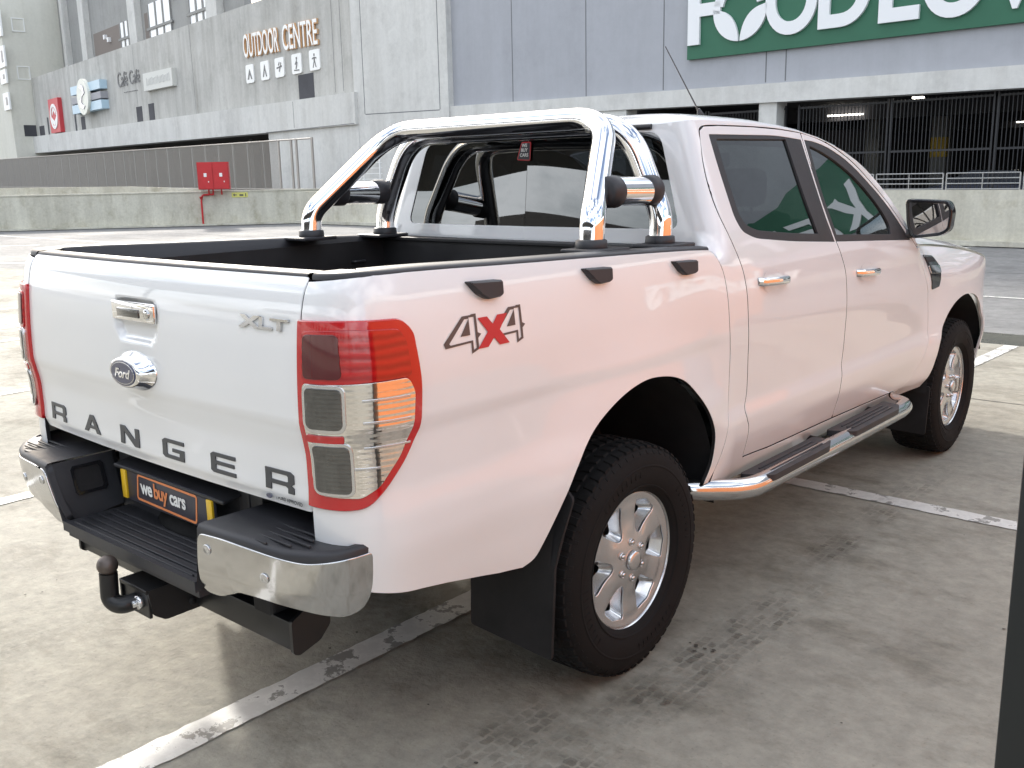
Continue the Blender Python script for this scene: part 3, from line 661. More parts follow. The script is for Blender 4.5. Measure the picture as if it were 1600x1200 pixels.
for i, (ic, u0) in enumerate(zip(icons, (12.2, 10.3, 8.55, 6.6, 4.68))):
    w_ = 1.0+i*.02; z0 = 6.90+0*i; z1 = 7.88; c_ = FL
    pl_ = roundpoly(rect(u0, z0, u0-w_, z1), .14, 4); m = MB(); slab_on(m, FL, pl_, .0, .07); o = m.build('picture_tile', white_pl); 
    tag(o, ('first square tile from the left with a tent drawing', 'second square tile with a peak drawing', 'middle square tile with a paddler drawing', 'fourth square tile with a kneeling figure', 'fifth square tile with a standing hiker figure')[i]+' under the OUTDOOR CENTRE letters', 'sign', 'picture tiles under the outdoor sign')
    cx, cz_ = u0-w_/2, (z0+z1)/2; m = MB()
    T_ = {0: [[(-.3, -.3), (0, .25), (.08, .12), (-.12, -.3)], [(.3, -.3), (.05, .18), (.0, .05), (.16, -.3)]], 1: [[(-.25, -.32), (0, .32), (.07, .2), (-.14, -.32)], [(.25, -.32), (.04, .2), (0, .08), (.14, -.32)]],
          2: [[(-.3, .02), (.3, .08), (.3, .0), (-.3, -.06)], [(-.05, -.2), (.2, .25), (.26, .2), (.02, -.24)], [(-.05, .08), (.08, .22), (.02, .28), (-.12, .12)]],
          3: [[(-.28, -.28), (.28, -.3), (.28, -.36), (-.28, -.34)], [(-.1, -.24), (.05, .1), (.13, .06), (.0, -.26)], [(-.16, -.02), (.04, .2), (.08, .14), (-.1, -.06)], [(-.02, .2), (.1, .2), (.1, .32), (-.02, .32)]],
          4: [[(-.06, .14), (.06, .14), (.06, -.06), (-.06, -.06)], [(-.06, -.07), (0, -.07), (-.12, -.36), (-.18, -.36)], [(.01, -.07), (.07, -.07), (.18, -.36), (.12, -.36)], [(-.05, .18), (.05, .18), (.05, .3), (-.05, .3)], [(-.22, .10), (-.07, .13), (-.07, .07), (-.22, .04)], [(.07, .13), (.22, .10), (.22, .04), (.07, .07)]]}[i]
    for pgl in T_: slab_on(m, FL, [(cx-a, cz_+b_) for a, b_ in pgl], .065, .085)
    m.build('drawing', grey_dk, o)
m = MB(); slab_on(m, FL, rect(52.2, 5.95, 49.2, 8.78), 0, .35); o = m.build('red_shop_sign', mat('sign_red', (.55, .05, .06), .5)); tag(o, 'narrow red sign board with white round emblem low on the grey wing', 'sign')
def ringL(cu, cz, ro, ri, a0, a1, o0, o1, sx=1.):
    return ring(cu, cz, ro, ri, a0, a1, lambda u, z, o: FL(cu+(u-cu)*sx, z, o), o0, o1)
ringL(50.7, 7.3, 1.05, .80, 0, 360, .34, .40, 1.05).build('emblem_ring', white_pl, o)
m = MB(); slab_on(m, FL, [(51.5, 6.9), (50.7, 6.5), (49.9, 6.9), (49.9, 7.3), (50.7, 6.9), (51.5, 7.3)], .34, .38); slab_on(m, FL, [(51.2, 7.7), (50.7, 8.1), (50.2, 7.7), (50.2, 7.4), (50.7, 7.8), (51.2, 7.4)], .34, .38); m.build('emblem', white_pl, o)
EM = empty('round_emblem_sign', (0, 0, 0), 'blue and white striped sign with a round white emblem on the grey wing', 'sign')
lb = mat('pale_blue', (.45, .60, .70), .45); 
for (z0, z1, mm, nm) in ((8.55, 9.2, lb, 'stripe_board'), (7.85, 8.35, mat('stripe_grey', (.32, .32, .34), .6), 'stripe_board'), (7.1, 7.75, lb, 'stripe_board')):
    m = MB(); slab_on(m, FL, rect(44.4, z0, 36.8, z1), .0, .55); m.build(nm, mm, EM)
m = MB(); c = (40.7, 8.2); slab_on(m, FL, [(c[0]+1.45*math.cos(2*math.pi*i/32), c[1]+1.36*math.sin(2*math.pi*i/32)) for i in range(32)], .5, .75); dsc = m.build('round_plate', mat('cream_white', (.78, .77, .68), .5), EM)
m = MB(); 
for k in range(2):
    s_ = 1 if k else -1; pts = [(c[0]+s_*.0, c[1]+.0), (c[0]-s_*.7, c[1]+s_*.25), (c[0]-s_*.5, c[1]+s_*.75), (c[0]+s_*.1, c[1]+s_*.95), (c[0]+s_*.6, c[1]+s_*.7), (c[0]+s_*.1, c[1]+s_*.6), (c[0]-s_*.25, c[1]+s_*.4)]
    slab_on(m, FL, pts, .74, .80)
m.build('emblem', blue_m, dsc)
CS = empty('script_sign', (0, 0, 0), 'thin grey script letters reading Cafe on the grey wing', 'sign')
slanted('Caf\u00e9 Caf\u00e9', 34.2, 29.5, 8.40, 8.42, 9.45, 9.3, mat('script_grey', (.17, .17, .17), .6), CS, .0, .02, .03)
slanted('- - - - - - - - -', 33.0, 30.2, 7.95, 7.9, 8.00, 7.96, MATS['script_grey'], CS, .0, .02, .03)
m = MB(); slab_on(m, FL, [(28.1, 7.68), (22.8, 7.64), (22.75, 8.75), (28.1, 8.82)], 0, .30); o = m.build('pale_sign_board', mat('board_pale', (.62, .62, .58), .6)); tag(o, 'plain pale rectangular sign board with faint letters on the grey wing', 'sign')
mm = MB()
for k in range(17): slab_on(mm, FL, rect(27.5-k*.26, 7.98+.02*(k % 3), 27.38-k*.26, 8.48-.03*((k*7) % 4)), .295, .315)
mm.build('faint_strokes', mat('faint_grey', (.50, .50, .48), .6), o)
# ---- barriers
m = MB()
BA = FR((-27.6, 20.2, 0), -50)
slab_on(m, BA, [(-1.0, -.02), (24, -.02), (24, 1.20), (-1.0, 1.24)], -.25, 0); slab_on(m, BA, rect(-1.0, 1.20, 24, 1.245), -.28, .03)
o = m.build('parapet_wall', wallc_m); tag(o, 'low weathered concrete parapet wall with a red cabinet above it', 'wall')
m = MB(); BB = FR((-3.54, 18.81, 0), 3)
slab_on(m, BB, [(25.0, -.02), (25.0, 1.15), (-30, 1.06), (-30, -.02)], -.25, 0)
o = m.build('parapet_wall', wallc_m); tag(o, 'low weathered concrete parapet wall under the metal railing behind the bonnet', 'wall')
m = MB(); slab_on(m, BB, rect(25, .0, -30, .10), 0, .18); struct('kerb', wallc_m, m)
m = MB(); slab_on(m, BA, rect(-1, .0, 24, .06), 0, .30); struct('kerb', wallc_m, m)
FB2 = FR((-30, 24, 0), -50)
m = MB(); slab_on(m, FB2, [(5.5, -.02), (30, -.02), (30, 1.66), (8.3, 1.45), (5.5, 1.30)], -.25, 0); o = m.build('ramp_wall', wallc_m); tag(o, 'second low concrete ramp wall behind the left parapet', 'wall')
# railing
rl = mat('galvanised', (.38, .38, .37), .4, .7)
RLG = empty('railing', (0, 0, 0), 'galvanised metal railing on the right hand parapet wall', 'railing')
k = 0; u = 6.5
while u > -12:
    m = MB(); w_ = 1.42
    for z in (1.13, 1.24, 1.345, 1.45): m.tube([BB(u, z, -.12), BB(u-w_, z, -.12)], .012, 8)
    for du in (0, w_): m.tube([BB(u-du, 1.05, -.12), BB(u-du, 1.45, -.12)], .016, 8)
    m.tube([BB(u-w_/2, 1.05, -.12), BB(u-w_/2, 1.45, -.12)], .010, 8); m.build('railing_panel', rl, RLG); u -= 1.49
# fence
fpm = mat('fence_post', (.30, .29, .27), .6, .3); fpb = mat('fence_brown', (.36, .335, .305), .6, .3)
FNC = empty('metal_fence', (0, 0, 0), 'tall metal mesh fence with pale posts in front of the left wing', 'fence')
FF = FR((-28.5, 22, 0), 10)
u = .56; zt = lambda u: 3.16+.009*u
for k, u in enumerate((.56, 1.9, 2.35, 3.5)):
    m = MB(); m.box(FF(u, 1.6, 0), (.10, .06, 3.2)); m.build('post', fpb, FNC)
m = MB(); m.tube([FF(.5, zt(0), 0), FF(60, zt(60), 0)], .03, 8); m.tube([FF(.5, 1.2, 0), FF(60, 1.5, 0)], .02, 8); m.build('rail', fpb, FNC)
u = 5.0; k = 0
while u < 58:
    m = MB(); m.box(FF(u, zt(u)/2, 0), (.045, .045, zt(u))); m.build('post', fpm, FNC); u += 1.55+.02*k; k += 1
m = MB()
u = 3.6
while u < 58: m.box(FF(u, zt(u)/2, .0), (.016, .016, zt(u))); u += .085
m.build('mesh_wires', fpb, FNC)
# fire hose cabinet
HC = empty('fire_hose_cabinet', (0, 0, 0), 'red double door fire hose cabinet above the left parapet wall', 'cabinet')
redp = vary(mat('fire_red', (.50, .018, .022), .45), 3, .1)
m = MB(); slab_on(m, BA, rect(3.52, 1.30, 2.42, 2.27), .02, .42); m.build('cabinet_box', redp, HC)
for a, b_ in ((3.50, 2.99), (2.95, 2.44)):
    m = MB(); slab_on(m, BA, rect(a, 1.33, b_, 2.24), .42, .445); d_ = m.build('cabinet_door', redp, HC)
    m = MB(); c = (a+b_)/2; slab_on(m, BA, rect(c-.05, 1.75, c+.05, 1.88), .444, .455); slab_on(m, BA, rect(c-.12, 1.55, c-.09, 1.60), .444, .47); m.build('door_mark', white_pl, d_)
m = MB()
for du in (3.2, 3.05, 2.75): m.tube([BA(du, 1.32, .15), BA(du, 1.10, .15)], .03, 10)
m.tube(fillet([BA(3.05, 1.12, .12), BA(3.45, 1.10, .12), BA(3.50, .9, .12), BA(3.50, 0, .12)], .08, 5), .035, 12); m.lathe([(0, .05), (.06, .05), (.06, .06), (.10, .06), (.10, .03)], BA(3.5, .95, .12), (0, 0, 1), 12); m.build('water_pipe', redp, HC)
m = MB(); slab_on(m, BA, rect(2.42, .99, 1.84, 1.17), .0, .02); o = m.build('arrow_sign', mat('sign_yellow', (.62, .60, .16), .5)); tag(o, 'small yellow arrow sign on the parapet wall beside the red cabinet', 'sign')
m = MB(); slab_on(m, BA, [(2.38, 1.08), (2.31, 1.13), (2.31, 1.095), (2.24, 1.095), (2.24, 1.065), (2.31, 1.065), (2.31, 1.03)], .018, .024); slab_on(m, BA, rect(1.93, 1.02, 1.90, 1.13), .018, .024); slab_on(m, BA, rect(2.14, 1.04, 2.0, 1.10), .018, .024); m.build('arrow_mark', grey_dk, o)
# white rack behind the sports bar
m = MB()
WR = FR((-25.7, 22.2, 0), 10)
for z in (1.35, 1.55, 1.75, 1.95, 2.15, 2.35): m.box(WR(.0, z, 0), (1.15, .03, .02))
for du in (-.57, .57): m.box(WR(du, 1.2, 0), (.04, .04, 2.4))
o = m.build('white_rack', white_pl); tag(o, 'white slatted metal gate seen between the chrome bars', 'gate')
# ---- things beside and behind the camera, seen in paint, glass and chrome
BN = empty('dealer_booth', (4.6, 0, 0), 'orange dealer booth wall with white letters standing right of the pickup', 'booth'); BN.location = (0, 0, 0)
om = vary(mat('booth_orange', (.48, .165, .058), .55), .6, .06)
m = MB(); m.box((5.0, 3.2, 1.25), (.25, 11.0, 2.5)); m.build('booth_wall', om, BN)
m = MB(); m.box((4.985, 3.2, 2.62), (.30, 11.1, .24)); m.build('booth_fascia', white_pl, BN)
v, f = text_mesh('webuycars', size=.80, bold=.03, ext=.01, align='LEFT')
link('booth_letters', [(4.868-p[2]*.5, 9.6-p[0]*1.05, 1.15+p[1]) for p in v], [q[::-1] for q in f], white_pl, BN)
CP = empty('shade_canopy', (0, 0, 0), 'dark flat shade canopy on two round posts just behind the photographer', 'canopy')
m = MB(); m.box((-5, -9.8, 4.55), (30, 5.6, .3)); m.build('canopy_roof', mat('canopy_dark', (.05, .05, .055), .7), CP)
for x in (-19.5, 9.5):
    m = MB(); m.tube([(x, -12, 0), (x, -12, 4.4)], .12, 12); m.build('canopy_post', steel_blk, CP)
FC = empty('far_carport', (0, 0, 0), 'far dark carport with branching posts across the deck behind the photographer', 'carport')
m = MB(); m.box((-8, -38, 6.0), (60, 9, 1.2)); m.build('carport_roof', MATS['canopy_dark'], FC)
for x in (-32, -24, -16, -8, 0, 8):
    m = MB(); m.tube([(x, -34, 0), (x, -34, 3.2)], .14, 10)
    for dx in (-3.0, -1.5, 0, 1.5, 3.0): m.tube([(x, -34, 3.1), (x+dx, -34, 5.5)], .07, 8)
    m.build('branching_post', steel_blk, FC)
BK = empty('back_building', (0, 0, 0), 'long pale building across the parking deck behind the photographer', 'building')
m = MB(); m.box((-5, -62, 3.4), (110, 6, 6.8)); m.build('wall', wallb_m, BK)
for i in range(14):
    m = MB(); m.box((-44+i*6, -58.98, 4.4), (3.2, .1, 2.0)); m.build('window', black_gl, BK)
# plain dark board for an unidentified dark thing close on the right
bd = MB(); bd.box((2.333+.40, -1.55, .76), (.80, .035, 1.46), bev=.004)
DB = empty('dark_board', (0, 0, 0), 'dark glossy upright board standing close at the right edge', 'board')
bd.build('board_panel', mat('board_dark', (.008, .011, .013), .3), DB, auto=30)
m = MB(); m.box((2.45, -1.55, .02), (.05, .5, .04), bev=.005); m.box((3.02, -1.55, .02), (.05, .5, .04), bev=.005); m.build('board_foot', steel_blk, DB, auto=30)
# ================================================================== the pickup truck
TR = empty('pickup_truck', (0, 0, 0), 'white double cab pickup truck with chrome sports bar standing across a parking line', 'pickup truck')
# ---- surfaces
RL = pchip([(.40, 1.800), (.53, 1.808), (.75, 1.815), (1.1, 1.811), (1.475, 1.786), (1.775, 1.735), (1.987, 1.668), (2.1, 1.610), (2.269, 1.490), (2.414, 1.345), (2.52, 1.24)])
W0 = W
def W(y, z):
    w = W0(y, z)
    if y > 2.45 and z > 1.02: w -= .11*((z-1.02)/.18)**2*ss(2.45, 2.85, y)
    return w
def ztop(s):
    if s >= .64: return RL(s)-.028
    return RL(.64)-.028-.010*ss(.64, .45, s)
def SC_(s, z):
    if s >= .64: return (W(s, z), s, z)
    k = max(ss(1.29, 1.40, z), ss(.535, .50, s)) if z > 1.30 else ss(1.29, 1.40, z); w = W(.64, z); P0 = (W(s, z), s, z)
    if k == 0: return P0
    th = min(math.pi/2, (.64-s)/.08); f = max(0, (.514-s)/.784); f = min(f, 1)
    x = (w-.08*(1-math.cos(th)))*(1-f)
    y = .64-.08*math.sin(th)-.030*(1-(x/w)**2)*f**.5+max(0, z-1.36)*.10*math.sin(th)
    return (P0[0]*(1-k)+x*k, P0[1]*(1-k)+y*k, z)
def SB(s, z):
    return S(s, z)
def seam_curve(pts, n=5): return [(float(p[0]), float(p[1])) for p in smooth_path(pts, n)]
railz = pchip([(-1.2, 1.392), (-.97, 1.395), (-.533, 1.383), (.06, 1.366), (.5, 1.350), (.6, 1.346)])
G = .0030
# ---- lamp outline on the body corner
LAMP = roundpoly([(-1.221, 1.291), (-1.10, 1.293), (-.955, 1.290), (-.930, 1.262), (-.916, 1.135), (-.924, 1.035), (-.955, .968), (-1.015, .895), (-1.062, .856), (-1.12, .850), (-1.221, .849)],
                 [0, .02, .02, .03, .03, .03, .04, .05, .03, .02, 0], 5)
# ---- bed side
rear_arch = seam_curve([(.425, .532), (.455, .60), (.459, .684), (.438, .75), (.398, .812), (.345, .872), (.27, .930), (.19, .962), (.10, .978), (.02, .980), (-.07, .964), (-.155, .934), (-.235, .892), (-.30, .842), (-.350, .785), (-.395, .722), (-.435, .66), (-.475, .600), (-.505, .560), (-.545, .543)], 4)
bed_front = seam_curve([(.470, 1.345), (.513, 1.320), (.545, 1.265), (.560, 1.165), (.572, 1.06), (.583, .958), (.580, .86), (.562, .755), (.509, .625), (.455, .533)], 4)
lam_out = inset(LAMP, -.0025)
lam_path = [p for p in lam_out if p[0] > -1.2175]
bed_out = [(-1.2178, 1.378), (-1.10, 1.386)]+[(s, railz(s)-.004) for s in (-1.0, -.9, -.75, -.6, -.4, -.2, 0, .2, .35)]+bed_front+rear_arch[::1]
bed_out += [(-.631, .553), (-.75, .577), (-.828, .594), (-.956, .618), (-1.063, .640), (-1.2178, .665), (-1.2178, .8465)]
bed_out += [p for p in reversed(lam_path)] + [(-1.2178, 1.2935)]
def fix(poly):
    out = []
    for p in poly:
        if not out or math.hypot(p[0]-out[-1][0], p[1]-out[-1][1]) > .0015: out.append(p)
    return out
# order the lamp path so that it runs from bottom to top
lp = sorted(range(len(lam_path)), key=lambda i: i)
if lam_path[0][1] > lam_path[-1][1]: lam_seq = lam_path[::-1]
else: lam_seq = lam_path
i0 = len(bed_out)-len(lam_path)-1
bed_out = fix(bed_out[:i0]+lam_seq+[(-1.2178, 1.2935)])
for sd_ in (1, -1):
    panel('bed_side_panel', bed_out, SB, paint, TR, ds=.02, side=sd_, depth=.014, dark=True)
# added dark skin inside the body; its black stands for shade in the gaps
def dark_skin(name, outline, F, side, off=-.016, ds=.05): return panel(name, outline, F, matt_blk, TR, ds=ds, off=off, side=side, depth=0)
# ---- cab
roofedge = [.80, .95, 1.1, 1.3, 1.475, 1.65, 1.775, 1.88, 1.987, 2.05, 2.1, 2.18, 2.269, 2.34, 2.414, 2.47]
door_top = seam_curve([(.640, 1.722), (.652, 1.750), (.690, 1.765), (.80, 1.770), (1.068, 1.771), (1.30, 1.766), (1.555, 1.747), (1.72, 1.715), (1.861, 1.668), (1.97, 1.618), (2.06, 1.562), (2.16, 1.495), (2.251, 1.424), (2.34, 1.345), (2.415, 1.275), (2.47, 1.215)], 4)
rdoor_rear = seam_curve([(.640, 1.722), (.612, 1.650), (.604, 1.558), (.617, 1.458), (.650, 1.365), (.680, 1.280), (.696, 1.200), (.710, 1.06), (.722, .95), (.730, .85), (.726, .79), (.708, .748), (.720, .71), (.735, .68), (.737, .63), (.731, .562)], 4)
door_bot = [(.731, .559), (.95, .546), (1.57, .536), (2.10, .522), (2.286, .515)]
fdoor_front = seam_curve([(2.286, .515), (2.42, .518), (2.52, .545), (2.60, .61), (2.662, .70), (2.685, .79), (2.680, .88), (2.650, .98), (2.600, 1.06), (2.545, 1.13), (2.47, 1.215)], 4)
bcut = seam_curve([(1.568, .538), (1.578, .62), (1.585, .689), (1.600, .758), (1.612, .85), (1.610, .95), (1.597, 1.08), (1.578, 1.18), (1.545, 1.26), (1.515, 1.33), (1.495, 1.43), (1.485, 1.56), (1.478, 1.757)], 4)
def off_line(l, d):
    """shift an open line to its left by d"""
    out = []
    for i, p in enumerate(l):
        a = l[max(i-1, 0)]; b = l[min(i+1, len(l)-1)]; t = Vector((b[0]-a[0], b[1]-a[1]))
        if t.length < 1e-9: out.append(p); continue
        t.normalize(); out.append((p[0]-t.y*d, p[1]+t.x*d))
    return out
bf = off_line(bed_front, .006)          # cab side of the bed seam (bed_front runs top to bottom)
shell = [(.470, .508)]+[p for p in reversed(bf) if p[1] > .56]
shell += [(.498, 1.352), (-.269, 1.352), (-.269, 1.405)]
shell += roundpoly([(.30, 1.405), (.447, 1.405), (.456, 1.745), (.30, 1.757)], [0, .045, .05, 0])+[(-.269, 1.760)]
shell += [(s, ztop(s)) for s in (-.269, -.1, .1, .3, .45, .514, .56, .60, .64, .70)]+[(s, ztop(s)) for s in roofedge]
shell += [(2.49, 1.222)]+[p for p in reversed(off_line(door_top, G))][1:]
shell += [p for p in off_line(rdoor_rear, -G)][2:-1]+[(.729, .5545)]+[(p[0], p[1]-G*2) for p in door_bot][1:]
shell += [(2.42, .5105), (2.44, .462), (1.66, .455), (.80, .468), (.56, .49)]
for sd_ in (1, -1):
    panel('cab_side_shell', fix(shell), SC_, paint, TR, ds=.02, side=sd_, depth=.014, dark=True)
# roof: from the top line of the shell to the spine
ss_ = [-.269, -.15, 0, .15, .3, .42, .48, .514, .53, .545, .56, .575, .59, .605, .62, .64, .67, .70, .75]+roofedge[1:7]+[1.80]
vs_ = [1-(math.cos(math.pi/2*i/12)) for i in range(12, -1, -1)]
vs_ = [math.sin(math.pi/2*i/12) for i in range(12, -1, -1)]
RV = []; 
for sgn in (1, -1):
    rows = []
    for s in ss_:
        P = SC_(s, ztop(s)); row = []
        ysp = max(P[1], .98)
        for v in vs_:
            hh = .046*(1-.25*ss(1.3, 1.8, P[1]))
            row.append((sgn*P[0]*v, P[1]*v+ysp*(1-v)+(.10*ss(1.2, 1.8, P[1])*(1-v*v)), P[2]+hh*max(0, (1-v**2.6))**.5))
        rows.append(row)
    RV.append(rows)
vv = []; ff = []
for rows, sgn in zip(RV, (1, -1)):
    b0 = len(vv); nv = len(vs_)
    for r_ in rows: vv += r_
    for i in range(len(rows)-1):
        for j in range(nv-1):
            a = b0+i*nv+j; q = (a, a+nv, a+nv+1, a+1); ff.append(q if sgn > 0 else q[::-1])
ro = link('roof', vv, ff, paint, TR, smooth=True)
bm = bmesh.new(); bm.from_mesh(ro.data); bmesh.ops.remove_doubles(bm, verts=bm.verts[:], dist=.0005); bmesh.ops.recalc_face_normals(bm, faces=bm.faces[:]); bm.to_mesh(ro.data); bm.free()
if ro.data.polygons[len(ro.data.polygons)//2].normal.z < 0: ro.data.flip_normals()
# windscreen and A pillars meet it
wv_ = []; wf_ = []; NU, NT = 16, 12
for i in range(NT+1):
    t = i/NT; yp = 1.80+.69*t; zb = RL(yp)-.028
    for j in range(NU+1):
        u = -1+2*j/NU; k = 1-u*u
        wv_.append((u*(W(yp, zb)-.012), yp+(.10+.36*t)*k, zb+(.034*(1-t)+.0)*max(0, 1-abs(u)**2.6)**.5-.03*t*k))
for i in range(NT):
    for j in range(NU):
        a = i*(NU+1)+j; wf_.append((a, a+NU+1, a+NU+2, a+1))
o = link('windscreen', wv_, wf_, glass_front, TR, smooth=True)
# ---- doors
def door(nm, out, frame, glass, hz, side):
    d = panel(nm, fix(out), SC_, paint, TR, ds=.02, side=side, depth=.016, holes=[frame], dark=True)
    fr = panel('window_frame', inset(frame, .0005), SC_, black_pl, d, ds=.03, side=side, off=-.002, depth=.012, holes=[glass])
    gl = panel('window_glass', inset(glass, -.006), SC_, glass_side, d, ds=.05, side=side, off=-.010, depth=0)
    return d
rd_out = [p for p in off_line(rdoor_rear, G)][1:][::-1]
# rear door, going round
rdo = [(p[0], p[1]+G) for p in [(.735, .559), (.95, .546), (1.30, .541), (1.560, .5365)]]+off_line(bcut, G)[1:-1]+[(1.474, 1.753), (1.30, 1.763), (1.068, 1.768), (.80, 1.767), (.693, 1.762), (.657, 1.747)]+off_line(rdoor_rear, G)[1:-1]
rdo = [(p[0], p[1]+G) for p in [(.735, .559), (.95, .546), (1.30, .541), (1.560, .5365)]]+off_line(bcut, G)[1:-1]+[(1.474, 1.753), (1.30, 1.763), (1.068, 1.768), (.80, 1.767), (.693, 1.762), (.657, 1.747)]+[(p[0]+G*1.6, p[1]) for p in rdoor_rear][1:-1]
rdo = fix([(p[0], p[1]) for p in rdo])
rear_frame = roundpoly([(.708, 1.738), (.706, 1.62), (.718, 1.44), (.745, 1.392), (.83, 1.362), (1.13, 1.332), (1.512, 1.306), (1.486, 1.40), (1.474, 1.56), (1.466, 1.728), (1.25, 1.742)], [.012, .1, .03, .03, .06, .1, .002, .02, .05, .004, .1])
rear_glass = roundpoly([(.755, 1.722), (.752, 1.62), (.762, 1.45), (.790, 1.414), (.86, 1.390), (1.13, 1.364), (1.372, 1.348), (1.352, 1.45), (1.338, 1.56), (1.326, 1.728)], [.012, .1, .03, .02, .05, .1, .004, .02, .05, .006])
fdo = [(p[0], p[1]+G) for p in [(1.578, .5365), (2.10, .522), (2.286, .5155)]]+[(p[0]-G*1.3, p[1]) for p in fdoor_front][2:-2]+[(2.470, 1.213)]
ft = [(p[0]-.004, p[1]-.004) for p in reversed(door_top) if p[0] > 1.50][1:]
fdo += ft+[(1.486, 1.752)]+[(p[0]+G*2, p[1]) for p in reversed(bcut)][1:-1]
fdo = fix(fdo)
front_frame = roundpoly([(1.493, 1.728), (1.487, 1.56), (1.500, 1.42), (1.524, 1.306), (1.9, 1.286), (2.34, 1.262), (2.405, 1.258), (2.33, 1.325), (2.235, 1.412), (2.15, 1.480), (2.05, 1.545), (1.955, 1.603), (1.85, 1.654), (1.715, 1.698), (1.60, 1.720)], [.003, .05, .02, .002, .1, .02, .006, .02, .05, .05, .05, .05, .05, .05, .05])
front_glass = roundpoly([(1.530, 1.705), (1.520, 1.60), (1.522, 1.48), (1.545, 1.334), (1.85, 1.318), (2.165, 1.300), (2.172, 1.345), (2.13, 1.405), (2.06, 1.470), (1.98, 1.530), (1.88, 1.588), (1.76, 1.640), (1.64, 1.680)], [.01, .05, .05, .004, .1, .006, .03, .05, .05, .05, .05, .05, .05])
doors = {}
for sd_ in (1, -1):
    doors['r', sd_] = door('rear_door', rdo, rear_frame, rear_glass, 0, sd_)
    doors['f', sd_] = door('front_door', fdo, front_frame, front_glass, 0, sd_)
    # added dark backing skins behind the gaps
    dark_skin('gap_shade_skin', [(.50, .52), (.52, 1.30), (.62, 1.30), (2.44, 1.24), (2.66, .9), (2.5, .50)], SC_, sd_)
    panel('inner_frame', [(.60, 1.28), (.585, 1.60), (.62, 1.765), (1.1, 1.775), (1.50, 1.76), (1.80, 1.70), (2.1, 1.56), (2.45, 1.24), (2.36, 1.24), (2.1, 1.46), (1.80, 1.62), (1.50, 1.685), (1.50, 1.30), (1.36, 1.30), (1.33, 1.70), (.76, 1.71), (.76, 1.40), (.80, 1.28)],
          SC_, matt_blk, TR, ds=.04, off=-.020, side=sd_, depth=0)
# ---- front wing, bonnet, nose
farch = seam_curve([(2.72, .470), (2.775, .56), (2.785, .618), (2.808, .70), (2.86, .775), (2.93, .835), (3.02, .880), (3.12, .906), (3.22, .914), (3.33, .905), (3.43, .878), (3.51, .825), (3.57, .75), (3.605, .67), (3.625, .58), (3.63, .50)], 4)
ftop = pchip([(2.4, 1.232), (2.7, 1.205), (3.0, 1.185), (3.3, 1.150), (3.6, 1.095), (3.85, 1.03), (4.05, .95)])
wing = [(2.478, 1.213)]+[(p[0]+G, p[1]) for p in reversed(fdoor_front)][2:-2]+[(2.43, .510), (2.45, .460)]+farch+[(3.80, .50), (4.08, .55), (4.08, .93)]+[(y, ftop(y)) for y in (4.0, 3.85, 3.7, 3.5, 3.3, 3.1, 2.9, 2.7, 2.52)]
for sd_ in (1, -1):
    panel('front_wing', fix(wing), W and (lambda s, z: (W(s, z), s, z)), paint, TR, ds=.025, side=sd_, depth=.012)
hv = []; hf = []; NU = 20; ys_ = [2.50+i*.08 for i in range(20)]
for y in ys_:
    xs = W(y, ftop(y))-.003; zt = ftop(y)
    for j in range(NU+1):
        u = -1+2*j/NU; e = max(0, 1-abs(u)**2.2)
        hv.append((u*xs, y+.22*e*ss(3.2, 4.05, y)+(.28*(1-u*u) if False else 0), zt+.012+(.075-.02*ss(3.3, 4.05, y))*e**.6))
for i in range(len(ys_)-1):
    for j in range(NU):
        a = i*(NU+1)+j; hf.append((a, a+1, a+NU+2, a+NU+1))
link('bonnet', hv, hf, paint, TR, smooth=True)
m = MB(); pr = []
for i, (x, y) in enumerate([(0, 4.30), (.35, 4.27), (.62, 4.19), (.78, 4.08)]): pr.append((x, y))
full = [(-x, y) for x, y in reversed(pr)]+pr[1:]
v = []; 
for z, o_ in ((.38, -.06), (.45, 0), (.62, .03), (.70, 0)): v += [(x, y+o_, z) for x, y in full]
n = len(full); m.add(v, [(i*n+j, i*n+j+1, (i+1)*n+j+1, (i+1)*n+j) for i in range(3) for j in range(n-1)], 0, True)
m.build('front_bumper', paint, TR)
m = MB(); v = []
for z, o_ in ((.70, 0), (.85, -.02), (.98, -.09)): v += [(x*.72, y+o_, z) for x, y in full]
m.add(v, [(i*n+j, i*n+j+1, (i+1)*n+j+1, (i+1)*n+j) for i in range(2) for j in range(n-1)], 0, True)
gr = m.build('grille', black_gl, TR)
for zz in (.76, .84, .92):
    m = MB(); m.tube([(x*.70, y-.01-(zz-.7)*.15, zz) for x, y in full], .022, 8); m.build('chrome_bar', chrome, gr)
for sd_ in (1, -1):
    m = MB(); v = []
    for z, o_ in ((.72, 0), (.84, -.02), (.96, -.06)):
        v += [(sd_*x, y+o_, z) for x, y in ((.55, 4.20), (.68, 4.13), (.79, 4.02), (.83, 3.88))]
    m.add(v, [(i*4+j, i*4+j+1, (i+1)*4+j+1, (i+1)*4+j) for i in range(2) for j in range(3)], 0, True); m.build('headlight', smoke, TR)
# ---- wing vent
for sd_ in (1, -1):
    vo = roundpoly([(2.640, 1.168), (2.835, 1.148), (2.848, 1.095), (2.800, .995), (2.700, .988), (2.690, 1.03)], .012)
    F = lambda s, z: (W(s, z), s, z)
    vt = panel('wing_vent', vo, F, black_gl, TR, ds=.03, off=.004, side=sd_, depth=.006)
    panel('vent_bar', roundpoly([(2.66, 1.110), (2.842, 1.098), (2.825, 1.062), (2.675, 1.072)], .006), F, chrome2, vt, ds=.03, off=.009, side=sd_, depth=.006)
    panel('vent_slot', roundpoly([(2.66, 1.155), (2.82, 1.140), (2.83, 1.120), (2.665, 1.130)], .004), F, matt_blk, vt, ds=.03, off=.0055, side=sd_, depth=.002)
